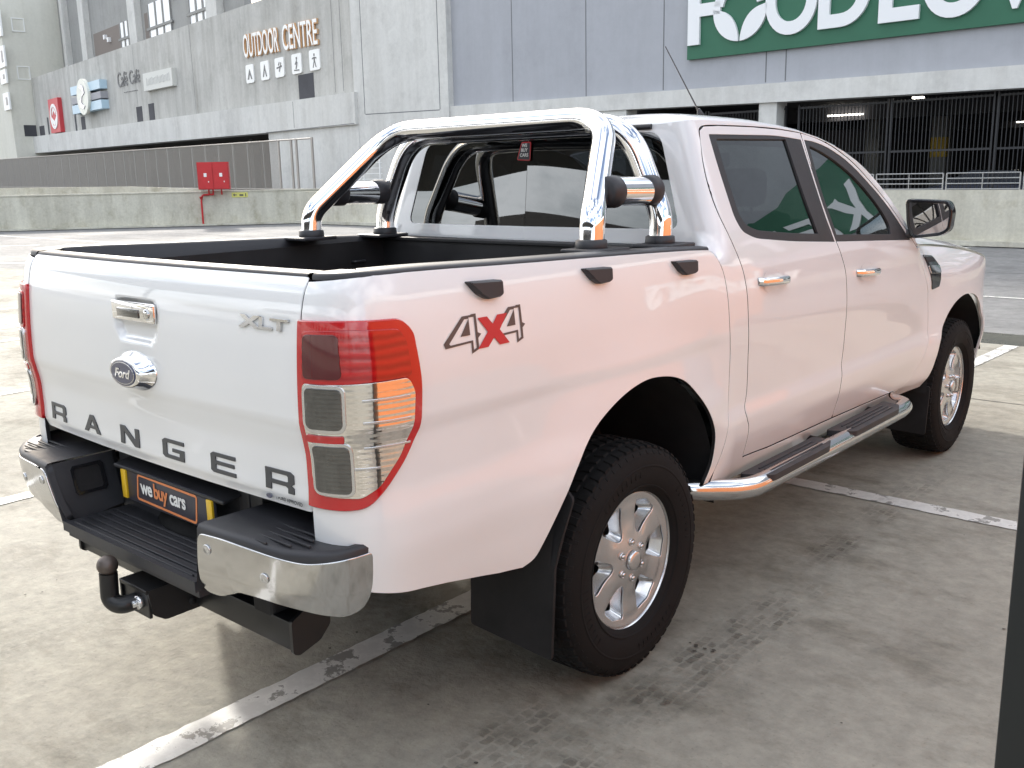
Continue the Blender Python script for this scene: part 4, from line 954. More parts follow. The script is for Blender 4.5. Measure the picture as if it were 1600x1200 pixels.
# ---- rear window and cab rear
rw = roundpoly([(-.269, 1.403), (.451, 1.403), (.460, 1.748), (.30, 1.760), (-.269, 1.763)], [0, .045, .05, 0, 0])
rwin = panel('rear_window', fix(rw), SC_, glass_rear, TR, ds=.04, off=-.004, depth=0)
o2 = panel('glass_half', fix(rw), SC_, glass_rear, rwin, ds=.04, off=-.004, depth=0, side=-1)
def frit(out, inn, nm):
    for sd_ in (1, -1): panel(nm, out, SC_, black_gl, rwin, ds=.03, off=-.007, depth=0, side=sd_)
frit(fix([(-.269, 1.403)]+roundpoly([(.451, 1.403), (.460, 1.748), (.30, 1.760)], [.045, .05, 0])+[(-.269, 1.763), (-.269, 1.745), (.26, 1.742), (.40, 1.725), (.415, 1.60), (.405, 1.43), (.26, 1.418), (-.269, 1.416)]), None, 'dark_border')
# sticker on the rear window
v, f = [], []
def on_rear(x, z, off=.003):
    w = W(.64, z); s = .514-(1-abs(x)/(w-.08))*.784; P = SC_(s, z); return (x, P[1]-off, z)
st = MB(); so = roundpoly([(-.052, 1.665), (.020, 1.660), (.020, 1.735), (-.030, 1.735)], .01)
st.add([on_rear(x, z) for x, z in so], [list(range(len(so)))]); stk = st.build('window_sticker', red_decal, rwin)
st = MB(); so = inset(so, .005); st.add([on_rear(x, z, .0042) for x, z in so], [list(range(len(so)))]); st.build('sticker_face', plate_m, stk)
for tx, zz in (('WE', 1.715), ('BUY', 1.697), ('CARS', 1.678)):
    text_on('sticker_text', tx, lambda x, y, z, zz=zz: on_rear(-.012+x, zz+y, .0052), white_pl, stk, size=.018, bold=.0006)
# third brake lamp housing / dark header strip
m = MB(); m.tube([on_rear(x, 1.768-.0*abs(x), .006) for x in np.linspace(-.56, .56, 20)], .010, 8); m.build('header_strip', black_pl, TR)
# cab back wall under the window and bulkhead
m = MB(); m.box((0, .60, 1.10), (1.56, .03, .52)); m.build('cab_back_wall', paint, TR)
# ---- tailgate
def TGF(x, z):
    x_, y, z_ = T(x, z)
    # hollow for the release handle
    d = ((abs(x)/(.122-.012*ss(1.24, 1.18, z)))**5+(abs(z-1.237)/.062)**5)**.2
    y += .018*(1-ss(.78, 1.0, d))
    # gentle boss behind the badge and a fall-away at the lower edge
    y += .010*ss(.86, .822, z)
    return (x_, y, z_)
tg_out = roundpoly([(-.7105, .824), (.7105, .824), (.7115, 1.388), (-.7115, 1.388)], [.02, .02, .012, .012])
def TGFp(x, z): return TGF(x, z)
tail = panel('tailgate', tg_out, TGFp, paint, TR, ds=.0135, depth=.03, edge=.0025, dark=True)
# inner side and top cap
m = MB()
v = []; xs = np.linspace(-.705, .705, 30)
prof = [(.004, 1.376), (.004, 1.391), (.010, 1.3965), (.050, 1.399), (.062, 1.393), (.066, 1.370)]
for x in xs:
    y0 = T(x, 1.384)[1]; v += [(x, y0+p[0], p[1]) for p in prof]
n = len(prof); m.add(v, [(i*n+j, i*n+j+1, (i+1)*n+j+1, (i+1)*n+j) for i in range(29) for j in range(n-1)], 0, True)
m.build('tailgate_cap', black_pl, tail)
m = MB(); m.box((0, -1.035, 1.11), (1.41, .025, .53)); m.build('tailgate_liner', liner, tail)
# handle
hd = MB(); hd.box((0, -1.1385, 1.262), (.228, .012, .054), bev=.005); h = hd.build('tailgate_handle', chrome, tail, auto=35)
hd = MB(); hd.box((-.02, -1.1455, 1.258), (.118, .005, .024), bev=.002); hd.build('handle_grip', smoke, h, auto=35)
hd = MB(); hd.lathe([(0, .0), (0, .013), (.003, .015), (.005, .013), (.005, 0)], (.080, -1.1440, 1.260), (0, -1, 0), 20); hd.build('key_lock', chrome2, h)
# badge
def oval(cx, cz, a, b_, y0, prof, seg=48):
    m = MB(); v = []
    for dy, k in prof: v += [(cx+a*k*math.cos(2*math.pi*i/seg), y0+dy, cz+b_*k*math.sin(2*math.pi*i/seg)) for i in range(seg)]
    n = len(prof); m.add(v, [(j*seg+i, j*seg+(i+1) % seg, (j+1)*seg+(i+1) % seg, (j+1)*seg+i) for j in range(n-1) for i in range(seg)], 0, True)
    m.add([v[(n-1)*seg+i] for i in range(seg)], [list(range(seg))], 0); return m
yb = T(0, 1.095)[1]
be = oval(.0, 1.097, .104, .054, yb, [(.006, 1.02), (-.001, 1.03), (-.004, 1.0), (-.018, .86), (-.034, .78), (-.040, .74), (-.041, .70)]).build('oval_badge', chrome, tail)
fa = oval(0, 1.097, .068, .036, yb-.0415, [(.002, 1.0), (-.0012, .985), (-.0016, .96)]).build('badge_face', blue_m, be)
oval(0, 1.097, .0625, .0315, yb-.0432, [(0, 1.0), (-.0006, .99)]).build('badge_ring', chrome2, be).hide_render = False
oval(0, 1.097, .0600, .0292, yb-.0440, [(0, 1.0), (-.0004, .99)]).build('badge_ground', blue_m, be)
text_on('badge_script', 'Ford', lambda x, y, z: (x-.001, yb-.0452-z, 1.085+y), chrome, be, size=.036, bold=.0009, ext=.0006, shear=.35, sx=1.15)
# raised letters: outlines on a 0..1 square
LET = {
 'R': ([(0, 0), (0, 1), (.88, 1), (1, .88), (1, .48), (.90, .36), (1, .26), (1, 0), (.80, 0), (.80, .22), (.72, .30), (.20, .30), (.20, 0)], [[(.20, .48), (.76, .48), (.80, .54), (.80, .76), (.76, .82), (.20, .82)]]),
 'A': ([(0, 0), (.40, 1), (.62, 1), (1, 0), (.78, 0), (.70, .22), (.31, .22), (.22, 0)], [[(.37, .38), (.64, .38), (.51, .74)]]),
 'N': ([(0, 0), (0, 1), (.26, 1), (.80, .32), (.80, 1), (1, 1), (1, 0), (.76, 0), (.20, .70), (.20, 0)], []),
 'G': ([(.12, 0), (0, .12), (0, .88), (.12, 1), (1, 1), (1, .82), (.24, .82), (.20, .76), (.20, .24), (.24, .18), (.80, .18), (.80, .38), (.46, .38), (.46, .55), (1, .55), (1, 0)], []),
 'E': ([(.10, 0), (0, .10), (0, .90), (.10, 1), (1, 1), (1, .82), (.20, .82), (.20, .59), (.94, .59), (.94, .42), (.20, .42), (.20, .18), (1, .18), (1, 0)], []),
 'X': ([(0, 0), (.36, .5), (.04, 1), (.30, 1), (.50, .68), (.70, 1), (.98, 1), (.64, .5), (1, 0), (.72, 0), (.50, .32), (.28, 0)], []),
 'T': ([(.40, 0), (.40, .80), (0, .80), (0, 1), (1, 1), (1, .80), (.60, .80), (.60, 0)], []),
 'L': ([(0, 0), (0, 1), (.26, 1), (.26, .22), (1, .22), (1, 0)], []),
}
def letter(nm, ch, x0, z0, w, h_, F, m, parent, off=.003, shear=0, ds=.02, depth=.003):
    o, hs = LET[ch]; f = lambda p: (x0+p[0]*w+shear*p[1]*h_, z0+p[1]*h_)
    return panel(nm, [f(p) for p in o], F, m, parent, ds=ds, off=off, depth=depth, edge=.0004, holes=[[f(p) for p in q] for q in hs])
for ch, xc in zip('RANGER', (-.585, -.343, -.105, .132, .368, .600)):
    letter('raised_letter', ch, xc-.054, .861, .108, .054, T, grey_dk, tail)
xl = letter('trim_badge', 'X', .490, 1.262, .085, .030, T, chrome2, tail, off=.005, shear=.0, depth=.005)
letter('badge_letter', 'L', .570, 1.262, .048, .028, T, chrome2, xl, off=.005, depth=.005)
letter('badge_letter', 'T', .612, 1.262, .066, .028, T, chrome2, xl, off=.0065, depth=.006)
b2 = oval(.556, .8405, .012, .006, T(.56, .84)[1]-.0005, [(0, 1), (-.001, .98)]).build('oval_sticker', blue_m, tail)
text_on('small_sticker', '| FORD APPROVED', lambda x, y, z: (.576+x, TGF(.6, .84)[1]-.0012, .8355+y), grey_dk, tail, size=.0125, bold=.0003, align='LEFT')
# ---- tail lamps
lampF = S
for sd_ in (1, -1):
    LM = inset(LAMP, .001)
    lo = panel('tail_lamp', LM, lampF, red_lens, TR, ds=.014, off=.010, depth=.028, edge=.004, side=sd_)
    # upper red block
    panel('brake_lens', roundpoly([(-1.205, 1.268), (-1.09, 1.274), (-.965, 1.268), (-.950, 1.240), (-.944, 1.160), (-1.09, 1.155), (-1.205, 1.152)], .012), lampF, red_rib, lo, ds=.014, off=.0135, depth=.004, edge=.002, side=sd_)
    panel('brake_window', roundpoly([(-1.200, 1.262), (-1.110, 1.264), (-1.106, 1.166), (-1.200, 1.163)], .014), lampF, red_dark, lo, ds=.02, off=.0165, depth=.003, side=sd_)
    # clear field with its ribbed reflector
    clear = roundpoly([(-1.206, 1.150), (-1.09, 1.152), (-.952, 1.155), (-.938, 1.120), (-.944, 1.045), (-.975, .975), (-1.03, .905), (-1.075, .880), (-1.185, .883), (-1.203, .92), (-1.203, 1.04)], .014)
    panel('clear_lens', clear, lampF, refl, lo, ds=.012, off=.0130, depth=.004, side=sd_)
    for zz in (1.112, 1.060, 1.000, .950):
        x1 = -.952-(.030 if zz < 1.0 else 0)-(max(0, 1.0-zz)*.9)
        panel('lens_rib', [(x1-.11, zz), (x1, zz), (x1, zz+.0035), (x1-.11, zz+.0035)], lampF, alloy, lo, ds=.03, off=.0150, depth=.002, side=sd_)
    for (z0, z1, sa, sb, mm) in ((1.050, 1.142, -1.195, -1.108, smoke), (.893, 1.008, -1.190, -1.098, smoke)):
        q = roundpoly([(sa, z0), (sb, z0), (sb, z1), (sa, z1)], .014)
        panel('lens_frame', inset(q, -.008), lampF, alloy, lo, ds=.016, off=.0165, depth=.004, side=sd_)
        panel('square_lens', q, lampF, mm, lo, ds=.02, off=.0185, depth=.003, side=sd_)
    panel('red_band', roundpoly([(-1.20, 1.016), (-1.108, 1.018), (-1.108, 1.034), (-1.20, 1.034)], .004), lampF, red_lens, lo, ds=.02, off=.0165, depth=.003, side=sd_)
    # lamp bucket behind
# ---- bed liner
cap_ss = list(np.linspace(-1.2172, -.90, 22))+list(np.linspace(-.85, .475, 28))
for sd_ in (1, -1):
    m = MB(); v = []; n = 7
    for s in cap_ss:
        zc = railz(s if s > -1.2 else -1.2)-.004; P = S(s, zc); q = np.array([P[0], P[1]]); nn = fnorm(S, s, zc)[:2]; nn = nn/np.linalg.norm(nn)
        for t, dz in ((.001, -.006), (.002, .004), (.007, .0095), (.030, .0115), (.088, .0115), (.100, .004), (.106, -.10)):
            a_ = q-nn*t; v.append((sd_*a_[0], a_[1], zc+dz))
    k = len(cap_ss); m.add(v, [(i*n+j, i*n+j+1, (i+1)*n+j+1, (i+1)*n+j) for i in range(k-1) for j in range(n-1)], 0, True)
    m.build('bed_rail_cap', black_pl, TR)
m = MB()
m.box((0, -.29, .835), (1.06, 1.50, .02))
for sd_ in (1, -1):
    m.box((sd_*.762, -.29, 1.175), (.014, 1.50, .33)); m.box((sd_*.758, -.76, .92), (.014, .56, .18)); m.box((sd_*.64, -.76, .835), (.24, .56, .02))
    m.box((sd_*.64, .0, 1.012), (.24, .95, .014)); m.box((sd_*.53, .0, .925), (.014, .95, .17)); m.box((sd_*.64, -.478, .925), (.24, .014, .17))
m.box((0, .462, 1.09), (1.52, .014, .52)); m.box((0, .470, 1.346), (1.60, .05, .016), bev=.004)
for i in range(14): m.box((-.52+i*.08, -.29, .848), (.035, 1.46, .008))
m.build('bed_liner', liner, TR)
for sd_ in (1, -1):
    for yy in (-.62, -.18, .30):
        m = MB(); m.tube(fillet([(sd_*.752, yy-.03, 1.255), (sd_*.735, yy-.03, 1.255), (sd_*.735, yy+.03, 1.255), (sd_*.752, yy+.03, 1.255)], .008, 4), .006, 10); m.build('tie_down', black_pl, TR)
m = MB()
for z in (1.0, 1.15): m.box((0, .452, z), (1.2, .012, .02))
m.build('bulkhead_rib', liner, TR)
# ---- rail plugs on the sides (three each)
for sd_ in (1, -1):
    for (y0, y1, zt) in ((-.728, -.612, 1.353), (-.252, -.132, 1.345), (.222, .348, 1.328)):
        x = W((y0+y1)/2, zt-.02)
        P = [(y0, zt), (y1, zt-.004), (y1+.003, zt-.040), (y1-.006, zt-.047), (y0+.060, zt-.049), (y0+.032, zt-.034)]
        m = MB(); o_ = roundpoly(P, .006, 3); n = len(o_); v = []
        for dx, k in ((-.004, 0), (.020, 0), (.026, .004)):
            q = inset(o_, k) if k else o_
            v += [(sd_*(x+dx+(-.012 if (a < y0+.03) else 0)*(dx > 0)), a, b_) for a, b_ in q]
        m.add(v, [(j*n+i, j*n+(i+1) % n, (j+1)*n+(i+1) % n, (j+1)*n+i) for j in range(2) for i in range(n)]); m.add(v[2*n:], [list(range(n))])
        m.build('side_cleat', black_pl, TR, auto=30)
# ---- 4x4 decal on both bed sides
def decal(F, side, par, s0, z0, sc):
    col = mat('decal_brown', (.10, .075, .07), .4) if 'decal_brown' not in MATS else MATS['decal_brown']
    f = lambda pts: [(s0+x*sc, z0+y*sc) for x, y in (pts if side > 0 else pts)]
    root = None
    def P(nm, pts, m, off, par, hole=None):
        pts = f(pts); hs = [f(h_) for h_ in hole] if hole else []
        if side < 0: pts = [(2*s0+sc*2.5-a, b_) for a, b_ in pts]; hs = [[(2*s0+sc*2.5-a, b_) for a, b_ in h_] for h_ in hs]
        pts = [(a, z0+(b_-z0)*.72) for a, b_ in pts]; hs = [[(a, z0+(b_-z0)*.72) for a, b_ in h_] for h_ in hs]
        return panel(nm, pts, F, m, par, ds=.03, off=off, depth=0, side=side, holes=hs)
    four = [(0, .28), (.62, 1.0), (.98, 1.0), (.98, .80), (.78, .80), (.62, .58), (.80, .58), (.80, .98), (1.02, .98), (1.02, .58), (1.02, .32), (1.02, .05), (.82, -.10), (.80, .18), (.05, .18)]
    four = [(0, .30), (.60, .98), (.86, .98), (.86, 1.0), (1.02, 1.0), (1.02, .46), (1.12, .40), (1.02, .30), (1.02, -.02), (.80, -.12), (.80, .20), (.04, .16)]
    hole = [(.16, .28), (.66, .89), (.79, .89), (.50, .42), (.79, .42), (.79, .92), (.95, .92), (.95, .36), (.95, .03), (.86, -.02), (.86, .26), (.19, .235)]
    a = P('side_decal', four, col, .0015, par, [hole])
    b4 = [(x*.98+1.45, y+.04) for x, y in four]; hb = [(x*.98+1.45, y+.04) for x, y in hole]
    P('decal_figure', b4, col, .0015, a, [hb])
    X = [(.98, -.02), (1.32, .42), (1.05, .86), (1.34, .86), (1.50, .62), (1.66, .86), (1.98, .86), (1.70, .42), (1.98, -.02), (1.66, -.02), (1.50, .22), (1.30, -.02)]
    P('decal_cross', X, red_decal, .0024, a)
decal(S, 1, TR, -.830, 1.186, .1205)
decal(S, -1, TR, -.830, 1.186, .1205)
# ---- sports bar
SBM = chrome; TR_ = .0405
def hoop(y0, y1, y2, z0, zl, zt, xt, nm):
    half = [(.706, y0, z0), (.706, y0+.01, zl), (xt+.01, y1, zt)]
    pts = [(.706, y0, z0), (.706, y0+.008, zl), (xt, y1, zt), (-xt, y1, zt), (-.706, y0+.008, zl), (-.706, y0, z0)]
    m = MB(); m.tube(fillet(pts, [0, .12, .14, .14, .12, 0], 14), TR_, 28); return m.build(nm, SBM, bar)
bar = empty('sports_bar'); bar.parent = TR
hoop(.026, .345, 0, 1.385, 1.475, 1.792, .540, 'hoop')
hoop(.426, .455, 0, 1.365, 1.460, 1.776, .550, 'hoop')
for sd_ in (1, -1):
    for y, z in ((.026, 1.366), (.426, 1.355)):
        m = MB(); m.lathe([(0, .0), (0, .050), (.004, .052), (.028, .050), (.032, .042), (.032, 0)], (sd_*.706, y, z+.008), (0, 0, 1), 32); m.build('foot_collar', black_pl, bar)
        m = MB(); m.box((sd_*.722, y, z+.006), (.15, .17, .014), bev=.005); m.build('foot_plate', black_pl, bar)
    m = MB(); m.tube([(sd_*.686, .150, 1.550), (sd_*.686, .405, 1.545)], .047, 32); can = m.build('bar_lamp', chrome, bar)
    for y in (.12, .345):
        m = MB(); m.lathe([(0, 0), (0, .040), (.006, .050), (.058, .052), (.066, .047), (.066, 0)], (sd_*.686, y+.0, 1.548), (0, 1, 0), 32); m.build('lamp_collar', black_pl, can)
# ---- rear bumper: black step top, lower step, chrome ends
BP = [(.424, -1.252), (.55, -1.240), (.68, -1.218), (.755, -1.192), (.805, -1.160), (.835, -1.120), (.850, -1.075), (.855, -1.03)]
BPs = [tuple(map(float, p)) for p in smooth_path([(x, y, 0) for x, y in BP], 5)]
cum = [0.]
for i in range(1, len(BPs)): cum.append(cum[-1]+math.hypot(BPs[i][0]-BPs[i-1][0], BPs[i][1]-BPs[i-1][1]))
def bpt(u):
    u = min(max(u, 0), cum[-1]); i = 0
    while i < len(cum)-2 and u > cum[i+1]: i += 1
    k = (u-cum[i])/(cum[i+1]-cum[i]); a, b_ = BPs[i], BPs[i+1]; return a[0]+(b_[0]-a[0])*k, a[1]+(b_[1]-a[1])*k
def BF(u, z):
    x, y = bpt(u); a = bpt(max(0, u-.01)); c = bpt(u+.01); t = Vector((c[0]-a[0], c[1]-a[1])).normalized()
    n = Vector((t.y, -t.x)); k = (.76-z)
    d = -(.02*k/.15+.13*max(0, k-.11)**1.2)+.0045*max(0, 1-((z-.675)/.085)**2)
    x2 = x if u > .02 else x
    return (x2+n.x*d-(k*.30*max(0, 1-u/.10)), y+n.y*d, z)
bt = pchip([(0, .773), (.16, .770), (.30, .760), (.42, .761), (.5, .766), (.7, .766)])
UM = cum[-1]
bump = empty('rear_bumper'); bump.parent = TR
for sd_ in (1, -1):
    # top shelf: between the body and the outer edge
    m = MB(); v = []; us = np.linspace(0, UM, 40); n = 8
    for u in us:
        x, y = bpt(u); z = bt(u); a = bpt(max(0, u-.01)); c = bpt(u+.01); t = Vector((c[0]-a[0], c[1]-a[1])).normalized(); nn = Vector((t.y, -t.x))
        P = BF(u, z-.03)
        inn = (min(x, .86)-.0, -.98) if u < .42 else (max(.60, x-.20), -.98)
        ix = min(x, .84)
        v += [(sd_*P[0], P[1], z-.032), (sd_*(x+nn.x*.001), y+nn.y*.001, z-.010), (sd_*(x-nn.x*.006), y-nn.y*.006, z-.001), (sd_*(x-nn.x*.018), y-nn.y*.018, z+.001),
              (sd_*(x*.7+ix*.3-.0), y*.7+(-.99)*.3, z), (sd_*(ix), -1.05 if y < -1.06 else y*.6-.99*.4, z-.002), (sd_*(ix), -1.02 if y < -1.03 else y, z-.002), (sd_*ix, -.99 if y < -1.0 else y, z-.002)]
    m.add(v, [(i*n+j, i*n+j+1, (i+1)*n+j+1, (i+1)*n+j) for i in range(39) for j in range(n-1)], 0, True)
    # wedge going down to the middle step
    x0 = .424
    A = [(x0, -1.250, .768), (x0, -1.04, .768), (.375, -1.04, .605), (.372, -1.240, .575)]
    b0 = [(sd_*x, y, z) for x, y, z in A]
    m.add(b0, [(0, 1, 2, 3)])
    m.build('step_top', black_pl, bump)
    # grooves on the shelf
    for k, (yy, xa, xb) in enumerate(((-1.212, .47, .66), (-1.186, .47, .72), (-1.160, .48, .76), (-1.134, .49, .74), (-1.108, .50, .74))):
        m = MB(); m.box((sd_*(xa+xb)/2, yy, .7665), (xb-xa, .007, .006), bev=.0022); m.build('tread_rib', black_pl, bump, auto=30)
    # face behind the chrome and chrome end
    panel('bumper_face', [(0, .590), (.20, .632), (.36, .622), (UM*.9, .62), (UM, .66), (UM, .750), (.4, .745), (.2, .755), (0, .760)], BF, black_pl, bump, ds=.02, off=0, side=sd_, depth=.02, flipn=False)
    cap = roundpoly([(.010, .750), (.10, .753), (.203, .746), (.294, .737), (.355, .731), (.438, .738), (.515, .742), (.518, .70), (.516, .64), (.497, .603), (.453, .588), (.393, .598), (.313, .612), (.197, .620), (.120, .618), (.085, .599), (.055, .579), (.022, .579), (.008, .597)],
                    [.018, .03, .05, .05, .04, .04, .010, .03, .04, .03, .03, .04, .05, .03, .02, .02, .014, .012, .008])
    ce = panel('chrome_end', cap, BF, chrome2, bump, ds=.012, off=.006, side=sd_, depth=.02, edge=.004)
    for (u, z) in ((.045, .716), (.235, .682)):
        P = BF(u, z); nrm = Vector(fnorm(BF, u, z))
        if nrm.y > 0: nrm = -nrm
        nrm = Vector((sd_*nrm.x, nrm.y, nrm.z)); o_ = Vector((sd_*P[0], P[1], P[2]))+nrm*.0065
        m = MB(); m.lathe([(0, .0135), (.0025, .0135), (.0035, .0115), (.0015, .009), (.003, .007), (.0034, 0)], o_, nrm, 24); m.build('parking_sensor', alloy, ce)
# middle step with plate recess
m = MB()
m.box((0, -1.125, .588), (.735, .225, .018), bev=.004)
m.build('middle_step', black_pl, bump, auto=30)
for yy in (-1.222, -1.200, -1.172, -1.144, -1.116, -1.090):
    m = MB(); w_ = .34-(.0 if yy > -1.2 else .01); m.box((0, yy, .600), (w_*2, .008, .007), bev=.0025); m.build('tread_rib', black_pl, bump, auto=30)
m = MB(); m.prism([(-.37, -1.243), (.37, -1.243), (.372, -1.225), (-.372, -1.225)], .570, .5995); m.box((0, -1.13, .565), (.73, .2, .03)); m.build('step_lip', black_pl, bump, auto=30)
m = MB()
m.box((0, -1.020, .675), (.78, .03, .20), bev=.004)
m.box((0, -1.055, .765), (.60, .09, .012), Matrix.Rotation(.2, 3, 'X'), bev=.004)
for sd_ in (1, -1):
    m.add([(sd_*.374, -1.232, .597), (sd_*.424, -1.25, .764), (sd_*.44, -1.02, .764), (sd_*.385, -1.02, .597)], [(0, 1, 2, 3)])
    m.box((sd_*.31, -1.03, .70), (.05, .02, .17), bev=.005)
m.build('plate_housing', black_pl, bump)
# square hitch-light recesses in the inner walls
for sd_ in (1, -1):
    m = MB()
    def wp(a, b_, d):   # a along Y (0..1), b height (0..1)
        x = .374+(.424-.374)*b_; y = -1.235+(.20)*a; z = .600+.164*b_; return (sd_*(x-d*.95), y, z+d*.3)
    ring = [(.30, .36), (.74, .36), (.78, .42), (.78, .84), (.74, .90), (.30, .90), (.26, .84), (.26, .42)]
    ri = [(.5+(a-.52)*.80+.01, .63+(b_-.63)*.80) for a, b_ in ring]; n = 8
    v = [wp(a, b_, .002) for a, b_ in ring]+[wp(a, b_, .006) for a, b_ in ring]+[wp(a, b_, .006) for a, b_ in ri]+[wp(a, b_, .0015) for a, b_ in ri]
    m.add(v, [(k*n+i, k*n+(i+1) % n, (k+1)*n+(i+1) % n, (k+1)*n+i) for k in range(3) for i in range(n)])
    rc = m.build('recess_rim', black_gl, bump)
    m = MB(); m.add([wp(a, b_, .0016) for a, b_ in ri], [list(range(n))]); m.build('recess_dark', matt_blk, rc)
# number plate
NP = bump
def PL(x, z, d=0): return (x, -1.098-d+(z-.71)*.10*0, z)
m = MB(); m.box((0, -1.092, .712), (.50, .010, .104), bev=.003); npl = m.build('number_plate', plate_m, TR, auto=30)
for sd_ in (1, -1):
    m = MB(); m.box((sd_*.236, -1.100, .710), (.027, .008, .090), bev=.002); m.build('reflector_strip', yellow_pl, npl, auto=30)
fr_o = roundpoly([(-.172, .672), (.158, .665), (.170, .752), (-.158, .755)], .014)
fr_i = inset(fr_o, .0065)
PF = lambda x, z: (x, -1.0985, z)
panel('orange_border', fr_o, PF, orange_pl, npl, ds=.03, off=0, depth=.001, edge=.0002, holes=[fr_i])
xw = 0
for tx, xx, mm in (('we', -.142, white_pl), ('buy', -.069, orange_pl), ('cars', .020, white_pl)):
    text_on('plate_text', tx, lambda x, y, z, xx=xx: (xx+x, -1.0992, .698+y), mm, npl, size=.062, bold=.0018, align='LEFT', sx=.92, spacing=.92)
# ---- tow bar
tb = empty('tow_bar'); tb.parent = TR
m = MB(); m.box((0, -1.065, .452), (1.16, .07, .082), bev=.006); m.build('cross_beam', steel_blk, tb, auto=30)
for sd_ in (1, -1):
    m = MB(); poly = roundpoly([(-1.108, .412), (-1.090, .402), (-1.02, .42), (-.985, .455), (-.985, .56), (-1.108, .50)], .008)
    n = len(poly); v = [(sd_*.575, a, b_) for a, b_ in poly]+[(sd_*.587, a, b_) for a, b_ in poly]
    m.add(v, [list(range(n)), list(range(n, 2*n))[::-1]]+[(i, (i+1) % n, n+(i+1) % n, n+i) for i in range(n)]); m.build('end_plate', steel_blk, tb)
m = MB()
m.box((.045, -1.150, .500), (.15, .20, .012), bev=.002); m.box((-.025, -1.16, .465), (.010, .18, .08), bev=.002)
pl_ = roundpoly([(-1.245, .505), (-1.235, .430), (-1.20, .405), (-1.08, .405), (-1.05, .45), (-1.05, .505)], .01); n = len(pl_)
v = [(.112, a, b_) for a, b_ in pl_]+[(.122, a, b_) for a, b_ in pl_]
m.add(v, [list(range(n)), list(range(n, 2*n))[::-1]]+[(i, (i+1) % n, n+(i+1) % n, n+i) for i in range(n)])
m.box((.045, -1.238, .462), (.14, .010, .085), bev=.002); m.box((.045, -1.06, .455), (.14, .012, .10), bev=.002)
m.build('hitch_bracket', steel_blk, tb)
m = MB(); m.lathe([(0, .011), (.002, .012), (.003, 0)], (.1225, -1.115, .432), (1, 0, 0), 16); m.build('bracket_hole', matt_blk, tb)
m = MB(); m.tube(fillet([(.045, -1.235, .455), (.035, -1.285, .452), (.0, -1.296, .465), (0, -1.292, .545)], .035, 8), .025, 20); m.build('ball_neck', steel_blk, tb)
m = MB(); pr = [(.006+.029-.029*math.cos(math.pi*i/14), max(.015, .029*math.sin(math.pi*i/14)) if i < 8 else .029*math.sin(math.pi*i/14)) for i in range(1, 15)]
m.lathe([(0, 0), (0, .019), (.006, .019), (.009, .014)]+pr, (0, -1.292, .532), (0, 0, 1), 28); m.build('tow_ball', mat('worn_steel', (.12, .10, .09), .4, .7), tb)
m = MB(); m.lathe([(0, 0), (0, .020), (.014, .020), (.014, .010), (.026, .010), (.026, 0)], (.075, -1.243, .462), (0, -1, 0), 6); m.build('hitch_bolt', alloy, tb)
